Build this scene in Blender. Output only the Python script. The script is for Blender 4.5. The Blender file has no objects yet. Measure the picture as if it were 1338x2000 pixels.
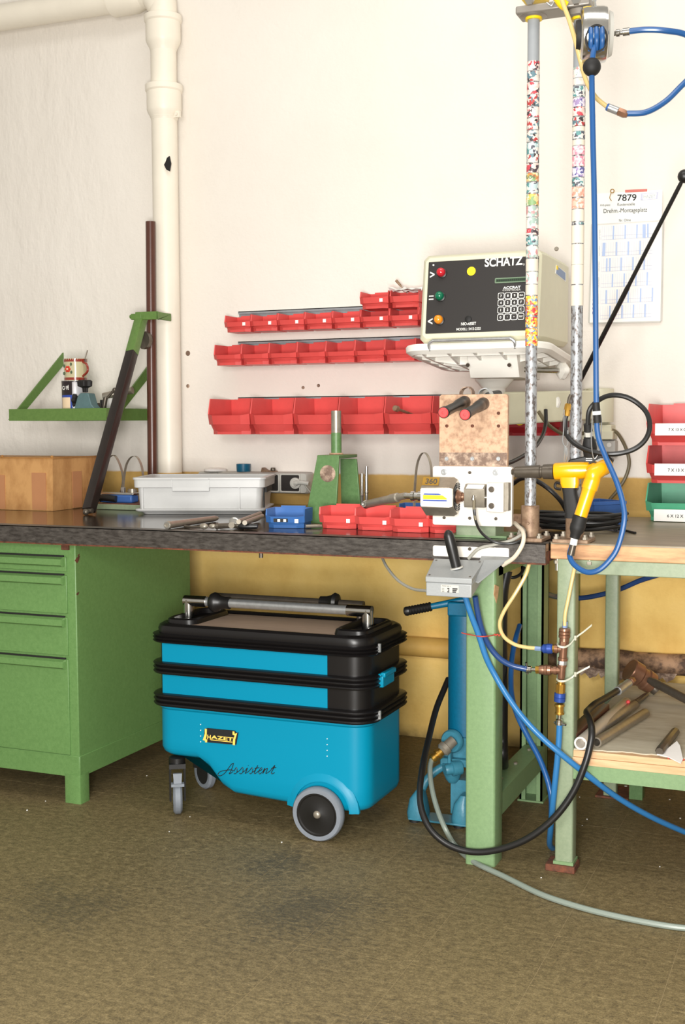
import bpy, bmesh, math, random
from mathutils import Vector as V, Matrix as Mx
random.seed(7)
PI = math.pi
S = bpy.context.scene
C = S.collection

# ------------------------------------------------------------------ camera, world, lights, exposure
FPX, YAW, PIT, ROL = 2365.83, -.396485, .0719567, .00411461      # focal length in pixels of the 1338x2000 frame
CAM = V((1.3, -4.163, 1.15))                                     # wall is y=0, floor is z=0, metres
_fw = V((math.sin(YAW)*math.cos(PIT), math.cos(YAW)*math.cos(PIT), -math.sin(PIT)))
_r = V((math.cos(YAW), -math.sin(YAW), 0)); _d = _fw.cross(_r)
RGT = _r*math.cos(ROL) + _d*math.sin(ROL); DWN = -_r*math.sin(ROL) + _d*math.cos(ROL); FWD = _fw
cd = bpy.data.cameras.new('camera'); cam = bpy.data.objects.new('camera', cd); C.objects.link(cam)
cam.matrix_world = Mx(((RGT.x, -DWN.x, -FWD.x, CAM.x), (RGT.y, -DWN.y, -FWD.y, CAM.y), (RGT.z, -DWN.z, -FWD.z, CAM.z), (0, 0, 0, 1)))
cd.sensor_fit = 'VERTICAL'; cd.sensor_height = 36; cd.lens = FPX/2000*36; cd.clip_start = .05
S.camera = cam
w = bpy.data.worlds.new('world'); S.world = w; w.use_nodes = True
w.node_tree.nodes['Background'].inputs[0].default_value = (1, .94, .83, 1)
w.node_tree.nodes['Background'].inputs[1].default_value = .52
def area(name, loc, target, size, power, col=(1, .98, .95)):
    l = bpy.data.lights.new(name, 'AREA'); l.shape = 'RECTANGLE'; l.size, l.size_y = size; l.energy = power; l.color = col
    o = bpy.data.objects.new(name, l); C.objects.link(o); o.location = loc
    o.rotation_euler = (V(target)-V(loc)).to_track_quat('-Z', 'Y').to_euler(); return o
area('softbox', (.66, -4.35, 1.80), (.1, 0, 1.3), (.7, .6), 48)
area('low_softbox', (1.22, -4.35, .94), (-.1, 0, .75), (.6, .6), 132)
area('ceiling_lamp', (.6, -1.9, 3.6), (.4, -.6, 1.2), (2.4, .6), 26)
S.view_settings.view_transform = 'Standard'; S.view_settings.look = 'None'; S.view_settings.exposure = 0; S.view_settings.gamma = 1
S.view_settings.use_curve_mapping = False

# ------------------------------------------------------------------ helpers
def at(px, py, **k):                       # point of the real plane x=, y= or z= seen at that place of the photograph
    v = RGT*((px-669)/FPX) + DWN*((py-1000)/FPX) + FWD
    a, val = next(iter(k.items())); i = 'xyz'.index(a)
    return CAM + v*((val-CAM[i])/v[i])
def atp(px, py, p, n):
    v = RGT*((px-669)/FPX) + DWN*((py-1000)/FPX) + FWD
    return CAM + v*((p-CAM).dot(n)/v.dot(n))
def path(pts): return [at(p[0], p[1], y=p[2]) if len(p) == 3 else at(p[0], p[1], **{p[2]: p[3]}) for p in pts]
def lin(c):
    c = c/255; return c/12.92 if c <= .04045 else ((c+.055)/1.055)**2.4
def rgb(r, g, b): return (lin(r), lin(g), lin(b), 1)
def smooth_path(pts, n=8):
    pts = [V(p) for p in pts]
    if len(pts) < 3: return pts
    P = [pts[0]*2-pts[1]] + pts + [pts[-1]*2-pts[-2]]; out = []
    for i in range(1, len(P)-2):
        a, b, c, d = P[i-1:i+3]
        for k in range(n):
            t = k/n
            out.append(.5*((2*b)+(c-a)*t+(2*a-5*b+4*c-d)*t*t+(3*b-a-3*c+d)*t**3))
    return out+[pts[-1]]
def rr(x0, x1, y0, y1, r, n=5, seg=1):     # rounded rectangle, counter-clockwise from the front-left corner
    out = []
    for cx, cy, a0 in ((x0+r, y0+r, PI), (x1-r, y0+r, 1.5*PI), (x1-r, y1-r, 0), (x0+r, y1-r, .5*PI)):
        arc = [(cx+r*math.cos(a0+PI/2*k/n), cy+r*math.sin(a0+PI/2*k/n)) for k in range(n+1)]
        if out and seg > 1:
            p, q = out[-1], arc[0]; out += [(p[0]+(q[0]-p[0])*k/seg, p[1]+(q[1]-p[1])*k/seg) for k in range(1, seg)]
        out += arc
    if seg > 1:
        p, q = out[-1], out[0]; out += [(p[0]+(q[0]-p[0])*k/seg, p[1]+(q[1]-p[1])*k/seg) for k in range(1, seg)]
    return out
def frame(p, d, up=None):                  # local z along d
    z = V(d).normalized(); u = V(up) if up else (V((0, 0, 1)) if abs(z.z) < .95 else V((0, 1, 0)))
    x = u.cross(z).normalized(); y = z.cross(x); p = V(p)
    return Mx(((x.x, y.x, z.x, p.x), (x.y, y.y, z.y, p.y), (x.z, y.z, z.z, p.z), (0, 0, 0, 1)))
class MB:
    def __init__(s): s.v = []; s.f = []; s.M = Mx()
    def add(s, vs, fs):
        o = len(s.v); s.v += [s.M @ V(p) for p in vs]; s.f += [[o+i for i in f] for f in fs]; return s
    def box(s, x0, x1, y0, y1, z0, z1):
        return s.add([(x0, y0, z0), (x1, y0, z0), (x1, y1, z0), (x0, y1, z0), (x0, y0, z1), (x1, y0, z1), (x1, y1, z1), (x0, y1, z1)],
                     [(3, 2, 1, 0), (4, 5, 6, 7), (0, 1, 5, 4), (1, 2, 6, 5), (2, 3, 7, 6), (3, 0, 4, 7)])
    def hexa(s, b, t):                      # two quads (lists of 4 points)
        return s.loft([b, t])
    def loft(s, loops, cap0=True, cap1=True, close=False):
        n = len(loops[0]); vs = [p for l in loops for p in l]; fs = []; m = len(loops)
        for j in range(m if close else m-1):
            for i in range(n):
                a = j*n+i; b = j*n+(i+1) % n; c = ((j+1) % m)*n
                fs.append((a, b, c+(i+1) % n, c+i))
        if not close:
            if cap0: fs.append(tuple(range(n-1, -1, -1)))
            if cap1: fs.append(tuple((m-1)*n+i for i in range(n)))
        return s.add(vs, fs)
    def prism(s, poly, d):                  # polygon of 3-D points pushed along d
        d = V(d); return s.loft([[V(p) for p in poly], [V(p)+d for p in poly]])
    def lathe(s, prof, p, d=(0, 0, 1), n=20, close=False):   # prof: (distance along d, radius)
        M = frame(p, d); L = [[M @ V((r*math.cos(2*PI*k/n), r*math.sin(2*PI*k/n), t)) for k in range(n)] for t, r in prof]
        return s.loft(L, close=close)
    def cyl(s, p, q, r, r2=None, n=16):
        p, q = V(p), V(q); return s.lathe([(0, r), ((q-p).length, r if r2 is None else r2)], p, q-p, n)
    def tube(s, pts, r, n=10, sm=8, closed=False):
        P = smooth_path(pts, sm) if sm else [V(p) for p in pts]
        L = []; prev = None
        for i, p in enumerate(P):
            t = (P[min(i+1, len(P)-1)]-P[max(i-1, 0)]).normalized()
            if prev is None:
                u = V((0, 0, 1)) if abs(t.z) < .9 else V((1, 0, 0)); x = u.cross(t).normalized()
            else: x = (prev-t*prev.dot(t)).normalized()
            prev = x; y = t.cross(x); rad = r[min(i, len(r)-1)] if isinstance(r, (list, tuple)) else r
            L.append([p+x*rad*math.cos(2*PI*k/n)+y*rad*math.sin(2*PI*k/n) for k in range(n)])
        return s.loft(L, close=closed)
    def strap(s, pts, w, t, wd, sm=8):      # flat band: width w along wd, thickness t
        P = smooth_path(pts, sm); L = []; wd = V(wd).normalized()
        for i, p in enumerate(P):
            tn = (P[min(i+1, len(P)-1)]-P[max(i-1, 0)]).normalized(); nn = tn.cross(wd).normalized()
            L.append([p-wd*w/2-nn*t/2, p+wd*w/2-nn*t/2, p+wd*w/2+nn*t/2, p-wd*w/2+nn*t/2])
        return s.loft(L)
    def ball(s, c, r, n=16, sc=(1, 1, 1)):
        c = V(c); L = [[c+V((r*sc[0]*math.sin(a)*math.cos(2*PI*k/n), r*sc[1]*math.sin(a)*math.sin(2*PI*k/n), -r*sc[2]*math.cos(a))) for k in range(n)]
             for a in [PI*(j+.02)/(n//2) if j == 0 else (PI*j/(n//2) if j < n//2 else PI*(j-.02)/(n//2)) for j in range(n//2+1)]]
        return s.loft(L)
    def plate(s, pix, y, th):               # outline of a flat piece lying in the plane y, th thick into the scene
        return s.prism([at(a, b, y=y) for a, b in pix], (0, th, 0))
def setp(o, label=None, cat=None, group=None, kind=None):
    if label: o['label'] = label
    if cat: o['category'] = cat
    if group: o['group'] = group
    if kind: o['kind'] = kind
    return o
def thing(name, label, cat, loc=(0, 0, 0), rz=0, group=None):
    o = bpy.data.objects.new(name, None); C.objects.link(o); o.location = loc; o.rotation_euler = (0, 0, rz); o.empty_display_size = .05
    return setp(o, label, cat, group)
def rootof(o):
    while o.parent: o = o.parent
    return o
def mesh(name, mb, mat, smooth=35):
    me = bpy.data.meshes.new(name); me.from_pydata([tuple(p) for p in mb.v], [], mb.f)
    bm = bmesh.new(); bm.from_mesh(me); bmesh.ops.remove_doubles(bm, verts=bm.verts, dist=1e-6); bmesh.ops.recalc_face_normals(bm, faces=bm.faces); bm.to_mesh(me); bm.free()
    me.materials.append(mat)
    if smooth:
        for p in me.polygons: p.use_smooth = True
        me.set_sharp_from_angle(angle=math.radians(smooth))
    return me
def part(name, mb, mat, parent=None, label=None, bevel=0, smooth=35, local=False, seg=2):
    if parent is not None and not local:
        r = rootof(parent)
        if r.type == 'EMPTY':
            Mi = (Mx.Translation(r.location) @ r.rotation_euler.to_matrix().to_4x4()).inverted(); mb.v = [Mi @ p for p in mb.v]
    o = bpy.data.objects.new(name, mesh(name, mb, mat, smooth)); C.objects.link(o)
    if parent is not None: o.parent = parent
    if label: o['label'] = label
    if bevel:
        b = o.modifiers.new('bevel', 'BEVEL'); b.width = bevel; b.segments = seg; b.limit_method = 'ANGLE'; b.angle_limit = .6; b.harden_normals = False
    return o
def solo(name, mb, mat, label, cat, group=None, **k):
    return setp(part(name, mb, mat, None, **k), label, cat, group)
def struct(name, mb, mat, **k): return setp(part(name, mb, mat, None, **k), kind='structure')
def clone(o, loc=None, rz=None, label=None, parent=None):
    c = o.copy(); C.objects.link(c)
    if parent is not None: c.parent = parent
    for ch in list(o.children): clone(ch, parent=c)
    if loc is not None: c.location = loc
    if rz is not None: c.rotation_euler = (0, 0, rz)
    if label: c['label'] = label
    return c
def text(name, s, mat, parent, o, u, v, w=None, h=None, ext=.0004, fat=0, align='L', local=False):
    cu = bpy.data.curves.new(name, 'FONT'); cu.body = s; cu.size = 1; cu.extrude = 0; cu.offset = fat
    ob = bpy.data.objects.new('t', cu); C.objects.link(ob)
    dg = bpy.context.evaluated_depsgraph_get(); me = bpy.data.meshes.new_from_object(ob.evaluated_get(dg))
    bpy.data.objects.remove(ob)
    vs = [p.co.copy() for p in me.vertices]; fs = [list(p.vertices) for p in me.polygons]; bpy.data.meshes.remove(me)
    if not vs: return None
    x0 = min(p.x for p in vs); x1 = max(p.x for p in vs); y0 = min(p.y for p in vs); y1 = max(p.y for p in vs)
    sx = w/(x1-x0) if w else None; sy = h/(y1-y0) if h else None
    sx = sx or sy; sy = sy or sx
    u, v, o = V(u).normalized(), V(v).normalized(), V(o)
    mb = MB(); mb.v = [o+u*((p.x-x0)*sx - ((x1-x0)*sx/2 if align == 'C' else 0))+v*((p.y-y0)*sy - ((y1-y0)*sy/2 if align == 'C' else 0)) for p in vs]; mb.f = fs
    if parent is not None and not local:
        r = rootof(parent); Mi = (Mx.Translation(r.location) @ r.rotation_euler.to_matrix().to_4x4()).inverted(); mb.v = [Mi @ p for p in mb.v]
    me = bpy.data.meshes.new(name); me.from_pydata([tuple(p) for p in mb.v], [], mb.f); me.materials.append(mat)
    t = bpy.data.objects.new(name, me); C.objects.link(t)
    if parent is not None: t.parent = parent
    return t
def ptext(name, s, mat, parent, x0, y0, x1, y1, y, **k):          # flat lettering lying in the plane y, over that area of the photograph
    a, b, c = at(x0, y1, y=y), at(x1, y1, y=y), at(x0, y0, y=y)
    return text(name, s, mat, parent, a, (1, 0, 0), (0, 0, 1), w=(b-a).x, h=(c-a).z, **k)

# ------------------------------------------------------------------ materials
def mat(name, col, rough=.5, metal=0, var=.0, vs=30, col2=None, thr=None, bump=0, bs=200, spec=.5, aniso=None, coat=0):
    m = bpy.data.materials.new(name); m.use_nodes = True; nt = m.node_tree; N = nt.nodes; L = nt.links
    b = N['Principled BSDF']; b.inputs['Roughness'].default_value = rough; b.inputs['Metallic'].default_value = metal
    b.inputs['Specular IOR Level'].default_value = spec; b.inputs['Coat Weight'].default_value = coat
    tc = N.new('ShaderNodeTexCoord')
    if var or col2:
        n = N.new('ShaderNodeTexNoise'); n.inputs['Scale'].default_value = vs; n.inputs['Detail'].default_value = 8; n.inputs['Roughness'].default_value = .65
        mp = N.new('ShaderNodeMapping'); L.new(tc.outputs['Object'], mp.inputs[0]); L.new(mp.outputs[0], n.inputs[0])
        if aniso: mp.inputs['Scale'].default_value = aniso
        r = N.new('ShaderNodeValToRGB'); L.new(n.outputs[0], r.inputs[0]); L.new(r.outputs[0], b.inputs['Base Color'])
        c2 = col2 if col2 else tuple(list(min(1, c*(1-var)) for c in col[:3])+[1]); c1 = col if col2 else tuple(list(min(1, c*(1+var)) for c in col[:3])+[1])
        lo, hi = thr if thr else (.3, .7)
        r.color_ramp.elements[0].position = lo; r.color_ramp.elements[0].color = c2; r.color_ramp.elements[1].position = hi; r.color_ramp.elements[1].color = c1
    else: b.inputs['Base Color'].default_value = col
    if bump:
        n2 = N.new('ShaderNodeTexNoise'); n2.inputs['Scale'].default_value = bs; n2.inputs['Detail'].default_value = 4; L.new(tc.outputs['Object'], n2.inputs[0])
        bp = N.new('ShaderNodeBump'); bp.inputs['Strength'].default_value = bump; bp.inputs['Distance'].default_value = .002; L.new(n2.outputs[0], bp.inputs['Height']); L.new(bp.outputs[0], b.inputs['Normal'])
    return m
class NG:                                  # small node-graph helper for the few richer materials
    def __init__(s, name, rough=.6):
        s.m = bpy.data.materials.new(name); s.m.use_nodes = True; s.nt = s.m.node_tree; s.b = s.nt.nodes['Principled BSDF']; s.b.inputs['Roughness'].default_value = rough
        s.tc = s.nt.nodes.new('ShaderNodeTexCoord')
    def n(s, t, **k):
        x = s.nt.nodes.new('ShaderNode'+t)
        for a, v in k.items(): setattr(x, a, v)
        return x
    def l(s, a, b): s.nt.links.new(a, b)
    def noise(s, scale, detail=6, sc=None, rough=.6, loc=None):
        x = s.n('TexNoise'); x.inputs['Scale'].default_value = scale; x.inputs['Detail'].default_value = detail; x.inputs['Roughness'].default_value = rough
        mp = s.n('Mapping'); s.l(s.tc.outputs['Object'], mp.inputs[0]); s.l(mp.outputs[0], x.inputs[0])
        if sc: mp.inputs['Scale'].default_value = sc
        if loc: mp.inputs['Location'].default_value = loc
        return x.outputs[0]
    def ramp(s, f, *st):
        r = s.n('ValToRGB'); s.l(f, r.inputs[0]); e = r.color_ramp.elements
        while len(e) < len(st): e.new(.5)
        for i, (p, c) in enumerate(st): e[i].position = p; e[i].color = c if not isinstance(c, (int, float)) else (c, c, c, 1)
        return r.outputs[0]
    def mix(s, f, a, b, mode='MIX'):
        x = s.n('Mix', data_type='RGBA', blend_type=mode)
        if isinstance(f, (int, float)): x.inputs[0].default_value = f
        else: s.l(f, x.inputs[0])
        for i, q in ((6, a), (7, b)):
            if isinstance(q, tuple): x.inputs[i].default_value = q
            else: s.l(q, x.inputs[i])
        return x.outputs[2]
    def math(s, op, a, b):
        x = s.n('Math', operation=op)
        for i, q in ((0, a), (1, b)):
            if isinstance(q, (int, float)): x.inputs[i].default_value = q
            else: s.l(q, x.inputs[i])
        return x.outputs[0]
    def axis(s, i):
        x = s.n('SeparateXYZ'); s.l(s.tc.outputs['Object'], x.inputs[0]); return x.outputs[i]
    def bump(s, h, st, dist=.004):
        b = s.n('Bump'); b.inputs['Strength'].default_value = st; b.inputs['Distance'].default_value = dist; s.l(h, b.inputs['Height']); s.l(b.outputs[0], s.b.inputs['Normal'])
    def out(s, c): s.l(c, s.b.inputs['Base Color']); return s.m
def wall_material():
    g = NG('wall_paint', .75); z = g.axis(2)
    edge = g.math('ADD', z, g.math('MULTIPLY', g.noise(25, 3), .006))
    up = g.ramp(g.math('SUBTRACT', edge, .471), (.498, 0), (.501, 1))
    cream = g.ramp(g.noise(1.3, 5), (.3, rgb(226, 219, 209)), (.7, rgb(233, 227, 218)))
    ochre = g.ramp(g.noise(3.5, 8), (.28, rgb(222, 178, 92)), (.5, rgb(244, 206, 120)), (.72, rgb(250, 216, 138)))
    dirt = g.ramp(g.noise(60, 4, rough=.8), (.70, 0), (.76, 1))
    ochre = g.mix(g.math('MULTIPLY', dirt, .5), ochre, rgb(110, 84, 45))
    chips = g.ramp(g.noise(16, 5, loc=(3, 1, 2)), (.735, 0), (.745, 1))
    ochre = g.mix(chips, ochre, rgb(225, 215, 190))
    low = g.ramp(z, (.0, 1), (.05, 0))      # splash dirt on the skirting height of the wall
    ochre = g.mix(g.math('MULTIPLY', low, g.ramp(g.noise(6, 6), (.3, 0), (.55, .8))), ochre, rgb(70, 52, 30))
    upper_tone = g.ramp(z, (.80, 0), (.86, 1))    # the ochre turns darker above worktop height
    ochre = g.mix(g.math('MULTIPLY', upper_tone, .75), ochre, g.ramp(g.noise(5, 6), (.3, rgb(160, 122, 60)), (.7, rgb(206, 166, 94))))
    spk = g.ramp(g.noise(95, 3, rough=.9, loc=(1, 5, 0)), (.72, 0), (.78, 1))
    lowz = g.ramp(z, (.98, 1), (1.25, 0))
    cream = g.mix(g.math('MULTIPLY', spk, g.math('MULTIPLY', lowz, .6)), cream, rgb(165, 135, 95))
    c = g.mix(up, ochre, cream)
    left = g.ramp(g.math('ADD', g.math('MULTIPLY', g.axis(0), -.5), -.2), (.40, 0), (.60, 1))
    lump = g.math('MULTIPLY', left, g.math('MULTIPLY', g.ramp(g.noise(4.5, 4, sc=(1.6, 1, .7)), (.40, 0), (.60, 1)), .8))
    h = g.math('ADD', g.math('ADD', lump, g.noise(7, 3)), g.math('MULTIPLY', g.noise(70, 3), .35))
    g.bump(h, .55, .006)
    return g.out(c)
def floor_material():
    g = NG('concrete_floor', .6)
    big = g.ramp(g.noise(1.4, 5), (.3, rgb(100, 84, 54)), (.7, rgb(126, 110, 74)))
    fine = g.ramp(g.noise(44, 10, sc=(1, 1.4, 1), rough=.9), (.40, rgb(54, 46, 31)), (.49, rgb(112, 98, 65)), (.61, rgb(160, 142, 102)))
    c = g.mix(.58, big, fine)
    grit = g.ramp(g.noise(230, 3, rough=.85), (.36, .55), (.60, 1.12))
    c = g.mix(.8, c, grit, 'MULTIPLY')
    spots = None                                     # oily, worn-through patches where people stand and roll the trolley
    for (px, py, rad) in ((.15, -1.62, .34), (-.42, -1.80, .30), (.55, -2.15, .28), (-.05, -1.35, .2), (.0, -2.5, .35)):
        d = g.n('VectorMath', operation='DISTANCE'); g.l(g.tc.outputs['Object'], d.inputs[0]); d.inputs[1].default_value = (px, py, 0)
        m_ = g.ramp(g.math('DIVIDE', d.outputs['Value'], rad), (.15, 1), (1.0, 0)); spots = m_ if spots is None else g.math('MAXIMUM', spots, m_)
    brk = g.noise(48, 8, sc=(1, 2.2, 1), rough=.85, loc=(3, 1, 0)); sm = g.noise(5, 4, loc=(1, 2, 0))
    f = g.math('ADD', g.math('MULTIPLY', spots, .13), g.math('ADD', g.math('MULTIPLY', brk, .75), g.math('MULTIPLY', sm, .25)))
    c = g.mix(g.math('MULTIPLY', g.ramp(f, (.575, 0), (.65, 1)), .55), c, rgb(50, 46, 38))
    w_ = g.n('TexWave', wave_type='RINGS', rings_direction='Z'); mp = g.n('Mapping'); g.l(g.tc.outputs['Object'], mp.inputs[0]); g.l(mp.outputs[0], w_.inputs[0]); mp.inputs['Location'].default_value = (.35, 1.3, 0)
    w_.inputs['Scale'].default_value = 5; w_.inputs['Distortion'].default_value = 16; w_.inputs['Detail'].default_value = 3; w_.inputs['Detail Scale'].default_value = 2.2
    dd = g.n('VectorMath', operation='DISTANCE'); g.l(g.tc.outputs['Object'], dd.inputs[0]); dd.inputs[1].default_value = (-.25, -1.28, 0)
    near = g.ramp(dd.outputs['Value'], (.1, 1), (.75, .12))
    c = g.mix(g.math('MULTIPLY', g.math('MULTIPLY', g.ramp(w_.outputs['Fac'], (.94, 0), (.99, .3)), near), g.ramp(g.noise(20, 4), (.4, 0), (.6, 1))), c, rgb(176, 158, 116))
    dk = g.ramp(g.axis(1), (.0, 1), (1.0, 0))
    g.bump(g.noise(200, 3), .3, .0012)
    return g.out(c)
def painted(name, a, b, chip, amount=.73, rough=.42):
    g = NG(name, rough)
    c = g.ramp(g.noise(90, 3, rough=.8), (.3, a), (.7, b))
    c = g.mix(g.ramp(g.noise(38, 6, rough=.75, loc=(2, 7, 1)), (amount, 0), (amount+.02, 1)), c, chip)
    g.bump(g.noise(420, 2), .06, .001)
    return g.out(c)
M = {}
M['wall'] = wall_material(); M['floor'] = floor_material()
M['joint'] = mat('floor_joint', rgb(142, 125, 90), .8, var=.2, vs=60)
M['green'] = painted('green_enamel', rgb(92, 129, 72), rgb(104, 141, 82), rgb(84, 62, 40))
M['green_pale'] = painted('pale_green_enamel', rgb(126, 140, 112), rgb(138, 150, 122), rgb(100, 80, 55), .70)
M['green_mid'] = painted('bench_leg_enamel', rgb(112, 140, 98), rgb(124, 152, 108), rgb(90, 74, 50), .70)
M['green_dark'] = painted('workshop_green_enamel', rgb(80, 114, 66), rgb(94, 128, 78), rgb(60, 50, 35), .68)
M['shelf_green'] = painted('shelf_green_enamel', rgb(86, 118, 54), rgb(98, 130, 64), rgb(150, 170, 130), .76)
M['top'] = mat('dark_worktop', rgb(58, 44, 30), .15, col2=rgb(30, 24, 18), vs=14, thr=(.35, .65), spec=.6)
M['apron'] = mat('oily_steel', rgb(92, 87, 82), .42, .35, col2=rgb(54, 49, 45), vs=60, thr=(.36, .66), aniso=(.6, 1, 2.2), bump=.12)
M['rust'] = mat('rusty_steel', rgb(128, 72, 48), .8, .1, col2=rgb(66, 46, 36), vs=60)
M['cream'] = mat('cream_pipe_paint', rgb(234, 226, 210), .42, var=.03, vs=10, bump=.08, bs=60)
M['ochre'] = mat('ochre_pipe_paint', rgb(228, 184, 102), .5, col2=rgb(206, 160, 80), vs=8)
M['rust_pipe'] = mat('flaking_pipe', rgb(176, 140, 108), .75, col2=rgb(84, 64, 52), vs=16, thr=(.42, .58), bump=.5, bs=40)
M['brown'] = mat('brown_conduit', rgb(84, 48, 36), .3, var=.12, vs=30)
M['black_paint'] = mat('black_lacquer', rgb(30, 21, 17), .35, var=.25, vs=12)
M['red'] = mat('red_plastic', rgb(214, 78, 74), .38, var=.10, vs=9)
M['red2'] = mat('dusty_red_plastic', rgb(214, 76, 76), .5, var=.12, vs=14)
M['blue'] = mat('blue_plastic', rgb(56, 102, 164), .36, var=.08, vs=14)
M['blue_dk'] = mat('dark_blue_plastic', rgb(52, 92, 156), .45, var=.14, vs=16)
M['green_bin'] = mat('green_plastic', rgb(84, 170, 132), .4, var=.1, vs=12)
M['cyan'] = mat('blue_trolley_plastic', rgb(0, 132, 164), .36, bump=.04, bs=700, spec=.3)
M['cyan2'] = mat('blue_trolley_panel', rgb(0, 130, 162), .45, spec=.2)
M['blackp'] = mat('black_trolley_plastic', rgb(20, 18, 18), .34, bump=.06, bs=900, spec=.4)
M['black'] = mat('black_rubber', rgb(24, 23, 22), .4)
M['blackm'] = mat('matt_black', rgb(22, 21, 20), .65)
M['greyrub'] = mat('grey_tyre_rubber', rgb(120, 126, 134), .6, var=.08, vs=30)
M['zinc'] = mat('galvanised_steel', rgb(186, 188, 188), .32, .75, var=.14, vs=60)
M['chrome'] = mat('bright_steel', rgb(205, 203, 198), .2, 1, var=.06, vs=40)
M['steel'] = mat('tool_steel', rgb(158, 150, 136), .36, .6, var=.14, vs=50)
M['darksteel'] = mat('dark_tool_steel', rgb(98, 90, 80), .33, .6, var=.15, vs=50)
M['alu'] = mat('aluminium_plate', rgb(226, 220, 210), .45, .25, var=.04, vs=20)
M['rail'] = mat('zinc_rail', rgb(160, 166, 170), .45, .6, var=.1, vs=40)
M['brass'] = mat('brass', rgb(206, 160, 74), .28, .9, var=.1, vs=60)
M['bronze'] = mat('bronze_coupling', rgb(142, 104, 82), .33, .65, var=.12, vs=60)
M['copper'] = mat('coppery_plate', rgb(200, 164, 134), .5, .15, col2=rgb(140, 104, 78), vs=70, thr=(.25, .58), bump=.15, bs=150)
M['scaled'] = mat('scaled_steel', rgb(120, 98, 84), .6, .3, col2=rgb(200, 176, 154), vs=40, thr=(.35, .55))
M['beige'] = mat('beige_case', rgb(214, 211, 184), .5, var=.03, vs=20, bump=.08, bs=500)
M['whitep'] = mat('white_plastic', rgb(236, 233, 224), .42, var=.03, vs=12)
M['panel'] = mat('black_panel', rgb(36, 32, 30), .5, bump=.05, bs=500)
M['white'] = mat('white_print', rgb(238, 238, 232), .6)
M['paper'] = mat('paper', rgb(240, 237, 232), .8, var=.02, vs=15)
M['print'] = mat('black_print', rgb(24, 24, 28), .7)
M['grid'] = mat('blue_print', rgb(176, 194, 228), .8)
M['gridpale'] = mat('pale_print', rgb(198, 200, 218), .8)
M['redtape'] = mat('red_tape', rgb(206, 116, 106), .7)
M['card'] = mat('cardboard', rgb(196, 148, 92), .85, col2=rgb(150, 100, 50), vs=5, thr=(.36, .6), aniso=(1.6, 1.6, .9))
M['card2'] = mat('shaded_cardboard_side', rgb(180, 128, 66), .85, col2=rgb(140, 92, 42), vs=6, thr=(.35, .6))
M['tape'] = mat('parcel_tape', rgb(178, 124, 84), .45, var=.06, vs=8)
M['crate'] = mat('grey_crate_plastic', rgb(190, 190, 188), .38, var=.06, vs=8)
M['greyp'] = mat('grey_plastic', rgb(186, 184, 176), .45, var=.04, vs=14)
M['boxgrey'] = mat('grey_hammer_paint', rgb(150, 153, 153), .4, var=.05, vs=200, bump=.1, bs=500)
M['cable'] = mat('grey_cable', rgb(150, 148, 138), .5)
M['oldcable'] = mat('pale_cable', rgb(212, 200, 180), .5)
M['olivecable'] = mat('olive_cable', rgb(108, 98, 72), .45)
M['beigehose'] = mat('amber_air_tube', rgb(206, 182, 122), .3)
M['bluehose'] = mat('blue_air_hose', rgb(32, 82, 138), .3)
M['lighthose'] = mat('light_blue_air_hose', rgb(46, 112, 166), .32)
M['navyhose'] = mat('navy_air_hose', rgb(36, 66, 116), .32)
M['greyhose'] = mat('grey_green_hose', rgb(128, 138, 128), .4)
M['bluefit'] = mat('blue_anodised', rgb(44, 74, 150), .35, .3)
M['yellow'] = mat('yellow_tool_paint', rgb(236, 168, 2), .28, coat=.3)
M['yellow2'] = mat('yellow_clamp_paint', rgb(244, 206, 20), .4)
M['polegrey'] = mat('grey_pole_paint', rgb(146, 150, 153), .35, var=.03, vs=30)
M['poleworn'] = mat('worn_pole', rgb(168, 171, 174), .42, .45, col2=rgb(98, 90, 86), vs=120, thr=(.42, .52), aniso=(1, 1, .6))
M['polerust'] = mat('rusty_socket', rgb(164, 138, 112), .55, .3, col2=rgb(112, 84, 64), vs=50)
M['clampgrey'] = mat('grey_clamp', rgb(142, 136, 128), .4, .4)
M['teal'] = mat('teal_pump_paint', rgb(0, 92, 124), .42, var=.1, vs=120, bump=.1, bs=300)
M['teal2'] = mat('teal_cast_iron', rgb(56, 120, 140), .4, var=.1, vs=60, bump=.2, bs=200)
M['fixblue'] = mat('blue_grey_cast', rgb(84, 112, 114), .45, var=.1, vs=60)
M['woodedge'] = mat('worn_wood_edge', rgb(214, 166, 122), .7, col2=rgb(150, 110, 78), vs=18, thr=(.34, .62), aniso=(.35, 1, 3))
M['tabletop'] = mat('worn_grey_top', rgb(150, 138, 112), .38, col2=rgb(112, 100, 80), vs=9, thr=(.3, .7), aniso=(.5, 2, 1))
M['board'] = mat('pine_board', rgb(226, 190, 148), .7, col2=rgb(196, 152, 108), vs=12, aniso=(.5, 3, 6))
M['felt'] = mat('grey_card_sheet', rgb(202, 196, 176), .85, col2=rgb(174, 164, 140), vs=14, thr=(.3, .7), aniso=(.5, 2, 1))
M['ply'] = mat('plywood', rgb(206, 180, 158), .55, col2=rgb(188, 160, 138), vs=14, aniso=(.6, 4, 1))
M['red_knob'] = mat('red_lamp', rgb(196, 30, 44), .2, coat=.5)
M['green_knob'] = mat('green_lamp', rgb(0, 104, 72), .2, coat=.5)
M['orange_knob'] = mat('orange_lamp', rgb(236, 142, 24), .2, coat=.5)
M['yellow_dot'] = mat('yellow_sticker', rgb(246, 212, 24), .6)
M['lcd'] = mat('lcd_window', rgb(64, 88, 64), .25)
M['lcdframe'] = mat('lcd_frame', rgb(116, 136, 112), .4)
M['lcddark'] = mat('lcd_digit', rgb(22, 34, 24), .4)
M['stickblue'] = mat('blue_label', rgb(120, 142, 178), .5)
M['pinktie'] = mat('red_tie', rgb(206, 82, 70), .4)
M['tie'] = mat('clear_cable_tie', rgb(176, 176, 158), .35)
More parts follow.
